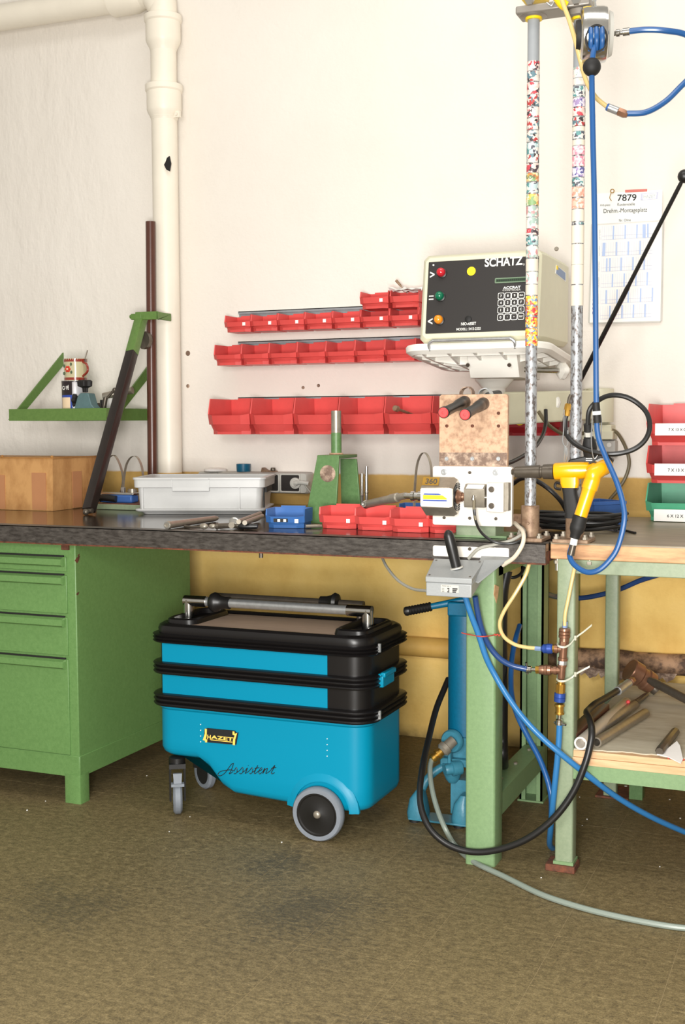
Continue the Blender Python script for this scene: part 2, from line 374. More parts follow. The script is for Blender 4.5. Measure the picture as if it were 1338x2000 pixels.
M['glasscup'] = mat('mug_ceramic', rgb(196, 188, 150), .15, coat=.5)
M['mugred'] = mat('mug_red_glaze', rgb(140, 46, 30), .2, coat=.5)
M['flower'] = mat('flower_red', rgb(206, 60, 40), .3)
M['leaf'] = mat('leaf_green', rgb(72, 92, 66), .4)
M['tin'] = mat('tin_white', rgb(226, 226, 230), .25, .4)
M['tinblack'] = mat('tin_black', rgb(34, 24, 26), .3)
M['tinblue'] = mat('tin_blue', rgb(42, 72, 160), .35)
M['peach'] = mat('tin_peach', rgb(238, 212, 176), .45)
M['hazyel'] = mat('badge_yellow', rgb(248, 206, 96), .5)
M['redcap'] = mat('red_cap', rgb(214, 70, 70), .45)
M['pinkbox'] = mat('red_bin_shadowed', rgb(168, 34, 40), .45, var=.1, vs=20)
def sticker_material(name, cols, scale):
    g = NG(name, .45); x = g.n('TexVoronoi'); x.inputs['Scale'].default_value = scale
    mp = g.n('Mapping'); g.l(g.tc.outputs['Object'], mp.inputs[0]); n = g.n('TexNoise'); n.inputs['Scale'].default_value = 90; n.inputs['Detail'].default_value = 3
    g.l(mp.outputs[0], n.inputs[0]); mixv = g.n('Mix', data_type='VECTOR'); mixv.inputs[0].default_value = .02
    g.l(mp.outputs[0], mixv.inputs[4]); g.l(n.outputs[1], mixv.inputs[5]); g.l(mixv.outputs[1], x.inputs[0])
    sp = g.n('SeparateColor'); g.l(x.outputs['Color'], sp.inputs[0])
    r = g.n('ValToRGB'); r.color_ramp.interpolation = 'CONSTANT'; g.l(sp.outputs[0], r.inputs[0]); e = r.color_ramp.elements
    while len(e) < len(cols): e.new(.5)
    for i, c in enumerate(cols): e[i].position = i/len(cols); e[i].color = c
    return g.out(r.outputs[0])
W_ = rgb(212, 206, 196)
ST = [sticker_material('sticker_print_dark', [W_, rgb(60, 50, 50), rgb(206, 196, 186), rgb(170, 60, 60), W_, rgb(90, 120, 130)], 130),
      sticker_material('sticker_print_red', [W_, rgb(190, 70, 80), rgb(224, 210, 200), rgb(70, 60, 66), rgb(220, 190, 180)], 115),
      sticker_material('sticker_print_teal', [rgb(214, 220, 214), rgb(90, 140, 140), W_, rgb(170, 190, 190), rgb(80, 80, 90)], 120),
      sticker_material('sticker_print_orange', [rgb(228, 180, 90), rgb(130, 160, 110), rgb(224, 196, 140), rgb(196, 120, 70), rgb(200, 206, 180)], 110),
      sticker_material('sticker_print_pastel', [rgb(224, 206, 196), rgb(196, 140, 140), rgb(206, 214, 206), rgb(150, 170, 160), rgb(228, 216, 206)], 120),
      sticker_material('sticker_print_yellow', [rgb(240, 206, 60), rgb(226, 150, 60), rgb(240, 220, 150), rgb(196, 60, 60), rgb(110, 140, 180)], 170),
      sticker_material('sticker_print_pink', [rgb(224, 160, 170), rgb(232, 190, 190), rgb(214, 130, 150), rgb(232, 214, 210)], 150),
      sticker_material('sticker_print_violet', [rgb(150, 130, 170), rgb(206, 196, 214), rgb(90, 90, 140), rgb(226, 214, 220)], 160),
      sticker_material('sticker_print_salmon', [rgb(230, 180, 160), rgb(226, 150, 130), rgb(236, 206, 190)], 150),
      mat('sticker_cream', rgb(216, 206, 188), .5, var=.02, vs=40),
      sticker_material('sticker_print_gold', [rgb(246, 200, 40), rgb(246, 200, 40), rgb(246, 206, 60), W_, rgb(240, 190, 40)], 120)]

# ------------------------------------------------------------------ the setting
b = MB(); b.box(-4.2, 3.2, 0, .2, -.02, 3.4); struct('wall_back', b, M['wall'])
b = MB(); b.box(-4.2, 3.2, -6.2, .2, -.08, -.0006)
fl = struct('floor', b, M['joint'])
TS = .2595
for i in range(-10, 6):
    for j in range(-4, 9):
        x = .20+i*TS; y = -1.013+(-j)*TS
        if y-TS > -.02: continue
        t = MB(); t.box(x+.0007, x+TS-.0007, max(y-TS, -6)+.0007, min(y, 0)-.0007, -.012, random.uniform(-.0002, 0)); part('floor_tile', t, M['floor'], fl, smooth=0)
for x0, x1, y0, y1 in ((-4.2, .20-10*TS, -3.6, 0), (.20+6*TS, 3.2, -3.6, 0), (-4.2, 3.2, -6.2, -1.013-9*TS)):
    t = MB(); t.box(x0, x1, y0, y1, -.012, -.0002); part('floor_screed', t, M['floor'], fl, smooth=0)

# ------------------------------------------------------------------ pipes on the wall
t = thing('drain_pipe', 'cream painted drain pipe with two socket joints running down the wall', 'pipe', (-1.135, -.085, .86))
PXc = -1.135
b = MB(); b.lathe([(0, .049), (2.0-.12, .049)], (PXc, -.085, .86)); part('pipe_section', b, M['cream'], t)
def socket(z):
    b = MB(); b.lathe([(-.130, .049), (-.118, .053), (-.102, .062), (-.090, .066), (-.026, .066), (-.020, .071), (0, .071), (0, .049)], (PXc, -.085, z), n=28); part('socket_joint', b, M['cream'], t)
socket(at(318, 168, y=-.085).z); socket(at(318, 32, y=-.085).z)
zc = at(318, 228, y=-.085).z
b = MB(); b.lathe([(-.006, .0495), (-.006, .053), (.006, .053), (.006, .0495)], (PXc, -.085, zc), n=28); b.box(PXc+.045, PXc+.075, -.10, -.088, zc-.012, zc+.012); b.cyl((PXc+.062, -.106, zc), (PXc+.062, -.082, zc), .006); part('pipe_clip', b, M['cream'], t)
zt = at(318, 32, y=-.085).z
e0 = V((PXc, -.085, zt-.02)); zz = at(210, 8, y=-.085).z + .004
b = MB(); b.tube([e0, (PXc, -.085, zt+.05), (PXc-.012, -.085, zz-.035), (PXc-.05, -.085, zz+.005), (PXc-.11, -.085, zz+.008), (PXc-.17, -.085, zz+.008)], .052, n=24); part('pipe_elbow', b, M['cream'], t)
b = MB(); b.lathe([(0, .05), (0, .064), (.10, .064), (.12, .058), (.14, .05)], (PXc-.22, -.085, zz+.008), (1, 0, .006), n=28); part('socket_joint', b, M['cream'], t)
b = MB(); b.lathe([(0, .050), (2.4, .050)], (PXc-.2, -.085, zz+.008), (-1, 0, .004), n=24); part('pipe_section', b, M['cream'], t)
b = MB(); P0 = at(326, 319, y=-.137)
b.prism([P0+V((-.013, 0, -.004)), P0+V((-.004, 0, -.022)), P0+V((.010, 0, -.030)), P0+V((.016, 0, -.002)), P0+V((.010, 0, .026)), P0+V((.000, 0, .020)), P0+V((-.006, 0, .006))], (0, .006, 0)); part('paint_chip', b, M['blackm'], t, 'dark bare patch where the paint has flaked off')
b = MB(); b.lathe([(0, .0495), (.968-.86, .0495)], (PXc, -.085, .86), n=24)
b = MB(); b.lathe([(.0, .0500), (.108, .0500)], (PXc, -.0855, .86), n=24); part('ochre_band', b, M['ochre'], t, 'ochre painted foot of the pipe')
b = MB(); b.tube([(-4, -.035, .343), (.3, -.035, .343)], .036, n=18, sm=0); b.box(-4, .3, -.03, 0, .318, .33)
solo('heating_pipe', b, M['ochre'], 'horizontal heating pipe painted ochre low on the wall behind the blue trolley', 'pipe')
t = thing('flaking_pipe', 'rusty horizontal pipe with flaking paint behind the right-hand table', 'pipe', (.9, -.035, .343))
b = MB(); pts = [(.30+.05*k, -.035, .343+random.uniform(-.002, .002)) for k in range(60)]; b.tube(pts, [.036+random.uniform(-.002, .003) for k in range(60)], n=16, sm=0); part('pipe_section', b, M['rust_pipe'], t)
b = MB()
for k in range(26):
    x = random.uniform(.35, 1.3); z = .31+random.uniform(-.012, .004); s_ = random.uniform(.012, .03)
    b.add([(x-s_, -.06, z+.012), (x+s_, -.062, z+.012), (x+s_*.6, -.068, z-.006), (x-.2*s_, -.074, z-.016), (x-s_*.7, -.066, z-.004), (x, -.055, z+.016)], [(0, 1, 2, 3, 4), (0, 1, 5)])
setp(part('loose_flakes', b, M['scaled'], t), kind='stuff')
b = MB(); a0 = at(294, 433, y=-.16); a1 = at(297.5, 935, y=-.16); b.lathe([(0, .0), (0, .0185), ((a0-V((a1.x, a1.y, .85))).length, .0185), ((a0-V((a1.x, a1.y, .85))).length, .0165)], (a1.x, a1.y, .85), a0-V((a1.x, a1.y, .85)), n=24)
solo('brown_tube', b, M['brown'], 'dark brown steel tube standing upright in front of the cream drain pipe', 'tube')

# ------------------------------------------------------------------ work bench on the left
YF = -1.18
t = thing('work_bench', 'long bench with dark oily top and steel edge on green tube legs', 'workbench', (-.8, -.6, 0))
b = MB(); b.box(-3.2, .602, YF+.006, -.004, .828, .85); part('worktop', b, M['top'], t, bevel=.002)
b = MB(); b.box(-3.2, .602, YF, YF+.006, .801, .8505); b.box(-3.2, .602, YF, YF+.05, .848, .8508); part('steel_edge', b, M['apron'], t, 'scratched steel edge strip')
b = MB(); b.box(-3.2, .602, YF+.004, YF+.045, .796, .8012); part('edge_lip', b, M['rust'], t)
b = MB(); b.box(.596, .602, YF+.006, -.3, .801, .828); part('end_plate', b, M['rust'], t)
def tube_leg(x0, x1, y0, y1, z0, z1, name='leg', m='green'):
    b = MB(); b.loft([[(x, y, z) for x, y in rr(x0, x1, y0, y1, .008, 3)] for z in (z0, z1)]); return part(name, b, M[m], t)
tube_leg(.394, .474, -1.178, -1.098, 0, .80, m='green_mid')
b = MB(); x0, x1, y0, y1 = .392, .462, -.60, -.53      # channel-shaped rear leg
b.box(x0, x0+.006, y0, y1, 0, .8); b.box(x1-.006, x1, y0, y1, 0, .8); b.box(x0, x1, y1-.006, y1, 0, .8); b.box(x0, x0+.018, y0, y0+.005, 0, .8); b.box(x1-.018, x1, y0, y0+.005, 0, .8); b.box(x0-.005, x1+.005, y0-.005, y1+.005, 0, .005); part('leg', b, M['green_mid'], t)
b = MB(); b.box(.408, .470, -1.10, -.60, .17, .176); b.box(.464, .470, -1.10, -.60, .115, .17); part('stretcher', b, M['green_mid'], t)
for y in (-.98, -.82, -.66):
    b = MB(); b.lathe([(0, .006), (.004, .006), (.006, .003)], (.436, y, .176), n=10); part('bolt', b, M['steel'], t)
b = MB(); b.box(.394, .474, -1.15, -.3, .76, .80); b.box(-3.1, .59, -.08, -.03, .75, .80); part('under_frame', b, M['green'], t)
for x, y in ((.394, -.08), (-2.6, -1.15), (-2.6, -.08)): tube_leg(x, x+.06, y, y+.06, 0, .76)
b = MB(); p = at(510, 1083, y=-1.16); b.cyl((p.x, -1.16, .782), (p.x, -1.16, .80), .006); part('bolt', b, M['darksteel'], t)

# ------------------------------------------------------------------ green drawer cabinet
t = thing('drawer_cabinet', 'green steel drawer cabinet with chipped enamel under the left end of the bench', 'cabinet', (-1.2, -.8, 0))
CX0, CX1, CY0, CY1 = -1.43, -.838, -1.135, -.45
b = MB(); b.box(CX0, CX1, CY0, CY1, .145, .795); part('body', b, M['green'], t, bevel=.003)
b = MB()
b.box(CX0, CX1+.002, CY0-.003, CY0+.03, .082, .148); b.box(CX1-.03, CX1+.003, CY0-.001, CY1-.001, .0825, .1475); b.box(CX0+.001, CX0+.03, CY0, CY1-.001, .0825, .1475); b.box(CX0, CX1, CY1-.03, CY1, .082, .148); part('plinth_frame', b, M['green'], t, bevel=.0015)
for x0, x1 in ((CX0-.0015, CX0+.055), (CX1-.053, CX1+.0045)):
    for y0, y1 in ((CY0-.0045, CY0+.045), (CY1-.045, CY1+.0015)):
        b = MB(); b.loft([[(x, y, z) for x, y in rr(x0, x1, y0, y1, .004, 2)] for z in (0, .09)]); part('leg', b, M['green'], t)
DX1 = -.868
for z0, z1 in ((.712, .762), (.584, .706), (.456, .578), (.150, .450)):
    d = MB(); d.box(CX0+.03, DX1, CY0-.006, CY0+.01, z0, z1-.006); f = part('drawer', d, M['green'], t, bevel=.0015)
    h = MB(); xr = DX1-.006                                      # folded grip along the top of the drawer front
    prof = [(CY0-.006, z1-.006), (CY0-.020, z1-.012), (CY0-.021, z1-.030), (CY0-.015, z1-.034), (CY0-.006, z1-.034)]
    h.loft([[(x, y if s else max(y, CY0-.010), z) for y, z in prof] for x, s in ((CX0+.035, 1), (xr-.014, 1), (xr-.004, 1), (xr, 0))]); part('handle', h, M['green'], f)
    s_ = MB(); s_.box(CX0+.035, xr-.002, CY0-.0075, CY0-.004, z1-.0062, z1-.001); part('shadow_gap', s_, M['blackm'], f)
b = MB(); b.box(CX1-.045, CX1-.02, CY0-.008, CY0, .778, .796); part('lock_catch', b, M['rust'], t)
for px, py, w_, h_ in ((150, 1094, .010, .016), (151, 1160, .006, .007), (153, 1085, .004, .007)):
    p = at(px, py, x=CX1); b = MB(); b.prism([p+V((-.0003, -w_, 0)), p+V((-.0003, 0, -h_*.6)), p+V((-.0003, w_*.9, -h_*.2)), p+V((-.0003, w_*1.6, h_*.7)), p+V((-.0003, 0, h_*.5))], (.0012, 0, 0)); part('rust_patch', b, M['rust'], t)

# ------------------------------------------------------------------ blue tool trolley
t = thing('tool_trolley', 'bright blue and black wheeled tool trolley parked under the bench', 'trolley', (-.24, -.97, 0))
X0, X1, Y0, Y1 = -.572, .098, -1.130, -.82
def ring(x, y, r, z): return [(a, c, z) for a, c in rr(X0-x, X1+x, Y0-y, Y1+y, r, 7, 14)]
def zb(x):                                                     # lower edge of the tub along its length
    if x < -.43: return .178
    if x < -.32:
        u = (x+.43)/.11; u = u*u*(3-2*u); return .178+(.088-.178)*u
    return .088-.012*min(1, (x+.32)/.25)
tub = MB(); L = []
for ins, dz in ((.030, 0), (.012, .004), (.004, .012), (0, .026)): L.append([(a, c, zb(a)+dz) for a, c, z in ring(-ins, -ins, .055, 0)])
for k in range(1, 6): L.append([(a, c, (zb(a)+.026)+(.318-zb(a)-.026)*k/5) for a, c, z in ring(.000, .000, .055, 0)])
L += [ring(.006, .006, .058, .324), ring(.006, .006, .058, .334)]
tub.loft(L); tub_o = part('tub', tub, M['cyan'], t, 'blue lower tub')
a = at(620, 1588, y=-1.165); WX, WZ = a.x, .076
fb = MB()                                                      # flared arch over the big wheel
Lp = []
for k in range(17):
    th = PI*(-.04+1.08*k/16); cx, sz = math.cos(th), math.sin(th)
    Lp.append([(WX+r*cx, y, max(.078, WZ+r*sz)) for r, y in ((.110, -1.1285), (.100, -1.1315), (.091, -1.1365), (.084, -1.1375), (.084, -1.12), (.110, -1.12))])
fb.loft(Lp); part('wheel_arch', fb, M['cyan'], tub_o)
def band(z0, z1, ribs, name):
    b = MB(); L = []; h = (z1-z0)/ribs
    L.append(ring(.004, .004, .058, z0))
    for k in range(ribs):
        o = .018 if ribs < 3 or k else .018
        L += [ring(o, o, .066, z0+h*k+.0012), ring(o+.003, o+.003, .068, z0+h*(k+.5)), ring(o, o, .066, z0+h*(k+1)-.0028), ring(o-.004, o-.004, .064, z0+h*(k+1)-.0015)]
    L.append(ring(.004, .004, .058, z1)); b.loft(L); return part(name, b, M['blackp'], t)
band(.330, .368, 3, 'rim_band'); band(.425, .461, 3, 'rim_band'); band(.517, .545, 3, 'rim_band')
for z0, z1 in ((.366, .427), (.459, .519)):
    b = MB(); b.loft([ring(0, 0, .055, z0), ring(0, 0, .055, z1)]); bx = part('tray_box', b, M['blackp'], t)
    p = MB(); p.box(-.543, -.0165, -1.1325, -1.128, z0+.002, z1-.001); part('front_panel', p, M['cyan2'], bx, 'plain bright blue panel')
lid = MB(); lid.loft([ring(.006, .006, .062, .543), ring(.008, .008, .064, .556), ring(.004, .004, .062, .566), ring(-.006, -.006, .056, .572), ring(-.016, -.016, .05, .571), ring(-.022, -.022, .046, .563), ring(-.05, -.03, .03, .562)]); lo = part('lid', lid, M['blackp'], t)
c1, c2, c3, c4 = at(350, 1216, z=.566), at(440, 1193, z=.566), at(702, 1206, z=.566), at(660, 1237, z=.566)
b = MB(); b.loft([[(x, y, z) for x, y in rr(c1.x+.01, c4.x, -1.10, -.865, .02, 4)] for z in (.560, .567)]); part('plywood_inlay', b, M['ply'], lo, 'pale plywood inlay')
for x0, x1, sx in ((X0+.012, X0+.118, 1), (X1-.118, X1-.012, -1)):      # raised end trays that carry the handle
    b = MB(); b.loft([[(x, y, z) for x, y in rr(x0+q, x1-q, -1.10+q, -.86-q, .03, 4)] for q, z in ((0, .560), (.004, .580), (.010, .584), (.016, .582), (.020, .568))]); part('end_tray', b, M['blackp'], lo)
    b = MB(); xm = (x0+x1)/2; b.box(xm-.006, xm+.03, -1.085, -1.06, .565, .580); part('rib', b, M['blackp'], lo)
hb = MB(); yf, yb, zh = -.995, -.875, .622
hx0, hx1 = at(362, 1172, y=yf).x+.012, at(726, 1194, y=yf).x-.012
def elbow(x, y, s):
    b = MB(); b.tube([(x, y, .566), (x, y, zh+.004)], .0165, n=18, sm=0); b.tube([(x-s*.013, y, zh), (x+s*.062, y, zh)], .0165, n=18, sm=0); part('elbow', b, M['chrome'], hd)
b = MB(); b.tube([(hx0, yf, zh), (hx1, yf, zh)], .0135, n=18, sm=0); hd = part('handle', b, M['zinc'], t, 'galvanised tubular lifting handle')
b = MB(); b.tube([(hx0+.03, yb, zh-.002), (hx1-.06, yb, zh-.002)], .012, n=14, sm=0); b.tube([(hx0+.042, yb, zh-.002), (hx0+.042, yb, .566)], .010, n=12, sm=0); b.tube([(hx1-.072, yb, zh-.002), (hx1-.072, yb, .566)], .010, n=12, sm=0); part('rear_tube', b, M['darksteel'], hd)
elbow(hx0, yf, 1); elbow(hx1, yf, -1)
b = MB(); xa = hx0+.085; b.lathe([(0, .018), (.006, .026), (.016, .030), (.026, .028), (.036, .020), (.052, .018), (.066, .019), (.068, .0136)], (xa-.012, yf, zh), (1, 0, 0), n=24); part('grip_cap', b, M['black'], hd)
xa = at(655, 1165, y=yb).x; b = MB(); b.lathe([(0, .012), (0, .017), (.02, .018), (.034, .022), (.046, .030), (.056, .026), (.062, .012)], (xa-.048, yb, zh), (1, 0, 0), n=24); part('grip_cap', b, M['black'], hd)
def wheel(x, y, r, wd, sgn, name='wheel'):
    b = MB(); b.lathe([(0, r*.80), (0, r*.95), (wd*.2, r), (wd*.8, r), (wd, r*.95), (wd, r*.80)], (x, y, r), (0, 1, 0), n=40, close=True); o = part(name, b, M['greyrub'], t, 'grey rubber tyre on a black hub')
    h = MB(); h.lathe([(.003, 0), (.003, r*.14), (.004, r*.16), (.004, r*.70), (.001, r*.74), (.001, r*.80), (wd-.001, r*.80), (wd-.001, 0)], (x, y, r), (0, 1, 0), n=40); part('hub', h, M['black'], o)
    s = MB(); s.lathe([(-.003, 0), (-.003, r*.07), (.000, r*.13), (.003, r*.15), (.006, r*.15)], (x, y, r), (0, 1, 0), n=20); part('axle_cap', s, M['steel'], o)
wheel(WX, -1.172, .0755, .028, 1); wheel(WX, -.80, .0755, .028, 1)
def caster(x, y, front):
    r = .052; wd = .026; CM = Mx.Translation((x, y, 0)) @ Mx.Rotation(math.radians(32), 4, 'Z') @ Mx.Translation((-x, -y, 0))
    b = MB(); b.M = CM; b.lathe([(0, .024), (.02, .024), (.024, .018)], (x, y, .15), (0, 0, 1), n=20); cf = part('caster_fork', b, M['black'], t)
    f = MB(); f.M = CM
    for s in (-1, 1):
        xs = x+s*.021
        f.loft([[(xs-.003, y-.026, .152), (xs-.003, y+.03, .152), (xs-.003, y+.020, .040), (xs-.003, y-.012, .040)], [(xs+.003, y-.026, .152), (xs+.003, y+.03, .152), (xs+.003, y+.020, .040), (xs+.003, y-.012, .040)]])
    f.box(x-.024, x+.024, y-.03, y+.03, .142, .156); part('fork_arm', f, M['black'], cf)
    b = MB(); b.M = CM; b.lathe([(0, r*.5), (0, r*.86), (wd*.22, r), (wd*.78, r), (wd, r*.86), (wd, r*.5)], (x-wd/2, y, r), (1, 0, 0), n=32, close=True); part('tyre', b, M['greyrub'], cf, 'grey rubber tyre')
    b = MB(); b.M = CM; b.lathe([(0, 0), (0, r*.55), (wd-.004, r*.55), (wd-.004, 0)], (x-wd/2+.002, y, r), (1, 0, 0), n=24); part('hub', b, M['blackm'], cf)
    b = MB(); b.M = CM; b.hexa([(x-.013, y-.030, .128), (x+.013, y-.030, .128), (x+.013, y-.02, .128), (x-.013, y-.02, .128)], [(x-.011, y-.036, .098), (x+.011, y-.036, .098), (x+.011, y-.02, .098), (x-.011, y-.02, .098)]); b.box(x-.019, x+.019, y-.042, y-.02, .092, .100); part('brake_pedal', b, M['greyrub'], cf)
caster(-.517, -1.10, 1)
b = MB(); r = .052; cxw, cyw = -.60, -.86                      # the far caster, turned sideways
b.lathe([(0, .024), (.02, .024)], (cxw+.05, cyw+.03, .15), (0, 0, 1), n=20); b.box(cxw-.01, cxw+.07, cyw+.016, cyw+.042, .06, .152); cf = part('caster_fork', b, M['black'], t)
b = MB(); b.lathe([(0, r*.70), (0, r*.9), (.006, r), (.020, r), (.026, r*.9), (.026, r*.7)], (cxw+.03, cyw, r), (.5, .86, 0), n=32, close=True); part('tyre', b, M['greyrub'], cf, 'grey rubber tyre')
b = MB(); b.lathe([(0, 0), (0, r*.72), (.022, r*.72), (.022, 0)], (cxw+.031, cyw+.002, r), (.5, .86, 0), n=24); part('hub', b, M['blackm'], cf)
p = at(757, 1308, x=X1+.024)                                    # blue latch on the right-hand end
b = MB(); b.box(X1+.012, X1+.028, p.y-.045, p.y+.045, .424, .462); b.box(X1+.02, X1+.034, p.y-.045, p.y+.045, .452, .466); part('latch', b, M['cyan'], t, 'blue latch', bevel=.003)
for z in (.525, .338):
    b = MB(); b.box(X1+.018, X1+.025, p.y-.058, p.y-.052, z, z+.024); part('hinge_pin', b, M['zinc'], t)
b = MB()
for px, y0, n_ in ((392, 1415, 4), (639, 1443, 4)):
    for k in range(n_):
        q = at(px, y0+11.3*k, y=-1.131); b.ball(q, .0017, 8)
setp(part('vent_dots', b, M['white'], t), kind='stuff')
def crop(pts, ox, oy, s): return [(ox+x/s, oy+y/s) for x, y in pts]
BY = -1.1345
b = MB(); b.plate(crop([(165, 150), (522, 184), (545, 212), (568, 206), (540, 366), (170, 334), (150, 300), (115, 310), (130, 160)], 380, 1400, 6.69), BY, .0035); bd = part('badge', b, M['blackm'], t, 'black badge with yellow lettering')
b = MB(); b.plate(crop([(134, 156), (160, 160), (158, 235), (146, 292), (165, 300), (162, 335), (138, 333), (138, 312), (108, 304), (134, 220)], 380, 1400, 6.69), BY-.001, .002); part('badge_scroll', b, M['hazyel'], bd)
b = MB(); b.plate(crop([(497, 190), (520, 193), (522, 222), (556, 212), (530, 300), (526, 372), (498, 368), (502, 300), (524, 245), (496, 232)], 380, 1400, 6.69), BY-.001, .002); part('badge_scroll', b, M['hazyel'], bd)
u = (at(507, 280, y=BY)-at(163, 280, y=BY)); q0, q1 = [at(*crop([pp], 380, 1400, 6.69)[0], y=BY-.0012) for pp in ((165, 292), (505, 292))]
text('badge_lettering', 'H', M['hazyel'], bd, q0, (1, 0, 0), (.06, 0, 1), w=.0115, h=.0135, fat=.03)
text('badge_lettering', 'AZET', M['hazyel'], bd, q0+V((.0122, 0, .0024)), (1, 0, 0), (.06, 0, 1), w=(q1-q0).x-.0125, h=.0105, fat=.03)
b = MB(); b.box(q0.x+.0115, q1.x-.003, BY-.0014, BY-.0004, q0.z-.0018, q0.z+.0002); part('badge_underline', b, M['hazyel'], bd)
strokes = [[(508, 606), (480, 622), (440, 676), (402, 728), (366, 758), (330, 772), (306, 758), (318, 730), (352, 710), (400, 700), (470, 694), (520, 706)],
           [(510, 604), (494, 660), (470, 716), (452, 742), (470, 740), (500, 716)],
           [(514, 712), (545, 664), (556, 690), (552, 726), (530, 744), (514, 738)], [(556, 726), (590, 700), (628, 660), (634, 690), (628, 726), (606, 744), (586, 738)],
           [(632, 722), (660, 704), (690, 668), (676, 712), (662, 738), (684, 730), (720, 700)], [(700, 640), (704, 636)],
           [(720, 700), (752, 664), (760, 694), (752, 728), (730, 744), (716, 736)], [(756, 724), (786, 704), (826, 636), (800, 690), (780, 736), (800, 738), (838, 706)], [(786, 672), (846, 666)],
           [(838, 706), (866, 700), (884, 676), (868, 668), (846, 700), (838, 734), (858, 744), (896, 712)], [(896, 712), (918, 670), (904, 712), (892, 742), (920, 694), (952, 672), (944, 706), (930, 738), (950, 734), (990, 704)],
           [(990, 704), (1050, 634), (1022, 694), (1002, 736), (1020, 744), (1046, 728)], [(1004, 672), (1066, 664)]]
b = MB(); sh = MB()
for st in strokes:
    P = [at(x, y, y=-1.1315) for x, y in crop(st, 380, 1400, 6.69)]; b.tube(P, .00105, n=6, sm=4)
part('script_lettering', b, M['black'], t)

# ------------------------------------------------------------------ green bracket shelf on the left wall, and what stands on it
ZS = .0
sl = at(18, 822, y=-.36); sr = at(208, 822, y=-.36); ZS = sl.z
t = thing('wall_shelf', 'green steel wall shelf hung on two sloping flat-bar arms', 'shelf', (-1.45, -.2, ZS))
xl, xr, ZT = sl.x, sr.x, at(18, 799, y=-.36).z
b = MB(); b.box(xl-.0006, xr+.0006, -.36, -.354, ZS, ZT); b.box(xl, xl+.005, -.354, -.006, ZS, ZT); b.box(xr-.005, xr, -.354, -.006, ZS, ZT); b.box(xl, xr, -.006, 0, ZS, ZT); part('tray_rim', b, M['shelf_green'], t)
b = MB(); b.box(xl+.004, xr-.004, -.356, -.004, ZS+.003, ZS+.007); part('tray_floor', b, M['shelf_green'], t)
for x, pp in ((xl-.0068, (128, 712)), (xr+.0008, (292, 714))):
    zt_ = at(*pp, y=-.02).z+.02
    b = MB(); b.prism([(x, -.358, ZS+.004), (x, -.305, ZS+.004), (x, -.0, zt_-.02), (x, -.0, zt_+.03)], (.006, 0, 0)); part('sloping_arm', b, M['shelf_green'], t)
zf = ZS+.007
tc = at(148, 800, y=-.27); TXc, TYc = tc.x, -.27
t = thing('coffee_tin', 'printed coffee tin with dark rim and blue foot on the green wall shelf', 'tin', (TXc, TYc, zf))
zt_ = at(148, 744, y=TYc).z
b = MB(); b.lathe([(0, .0), (0, .050), (zt_-zf-.004, .050), (zt_-zf, .052), (zt_-zf, 0)], (TXc, TYc, zf), n=32); part('can', b, M['tin'], t)
def wrapc(cx, cy, r, z0, z1, a0, a1, n=14):                    # curved patch on a cylinder
    b = MB(); L = []
    for k in range(n+1):
        a = a0+(a1-a0)*k/n; L.append([(cx+q*math.cos(a), cy+q*math.sin(a), z) for q, z in ((r, z0), (r+.0008, z0), (r+.0008, z1), (r, z1))])
    return b.loft(L)
H_ = zt_-zf
part('rim', wrapc(TXc, TYc, .0505, zt_-.006, zt_, 0, 2*PI, 30), M['tinblack'], t)
part('dark_label', wrapc(TXc, TYc, .0502, zf+H_*.62, zt_-.006, PI*1.22, PI*1.62), M['tinblack'], t)
part('blue_label', wrapc(TXc, TYc, .0502, zf+.012, zf+H_*.62, PI*1.22, PI*1.62), M['tinblue'], t)
part('peach_label', wrapc(TXc, TYc, .0506, zf+H_*.20, zf+H_*.56, PI*1.28, PI*1.57), M['peach'], t)
a_ = PI*1.33; text('lettering', 'CAFÉ', M['white'], t, (TXc-.0255, TYc-.0475, zf+H_*.76), (.988, -.156, 0), (0, 0, 1), w=.034, h=.018, fat=.03)
t = thing('flowered_mug', 'mug painted with a red flower standing on the coffee tin', 'mug', (TXc, TYc, zt_))
zm = at(150, 701, y=TYc).z; hm = zm-zt_; q = .042
b = MB(); b.lathe([(0, 0), (0, q), (hm, q+.003), (hm, q), (.004, q-.003), (.004, 0)], (TXc+.003, TYc, zt_), n=32); part('cup', b, M['glasscup'], t)
part('red_band', wrapc(TXc+.003, TYc, q+.0022, zm-.012, zm-.001, 0, 2*PI, 30), M['mugred'], t); part('red_band', wrapc(TXc+.003, TYc, q+.0004, zt_+.002, zt_+.012, 0, 2*PI, 30), M['mugred'], t)
hx = V((TXc+.003, TYc, zt_)); dv = V((.96, -.28, 0)).normalized()
b = MB(); b.tube([hx+dv*q+V((0, 0, hm*.85)), hx+dv*(q+.024)+V((0, 0, hm*.72)), hx+dv*(q+.028)+V((0, 0, hm*.42)), hx+dv*q+V((0, 0, hm*.2))], .0045, n=10); part('handle', b, M['mugred'], t)
for a_, zz_, m_ in ((1.46, .52, 'flower'),):
    pc = hx+V((math.cos(PI*a_)*(q+.001), math.sin(PI*a_)*(q+.001), hm*zz_)); n_ = V((math.cos(PI*a_), math.sin(PI*a_), 0)); s_ = V((-n_.y, n_.x, 0))
    b = MB()
    for k in range(6): b.ball(pc+s_*.0085*math.cos(k*PI/3)+V((0, 0, .0085*math.sin(k*PI/3))), .0052, 8)
    part('flower', b, M[m_], t)
    b = MB(); b.ball(pc+n_*.003, .0042, 8); part('flower_centre', b, M['peach'], t)
    b = MB()
    for dx, dz in ((-.018, .012), (-.019, -.016), (.016, .018), (.017, -.012)): b.ball(pc+s_*dx+V((0, 0, dz)), .0042, 8, (1, 1, 1.5))
    part('leaves', b, M['leaf'], t)
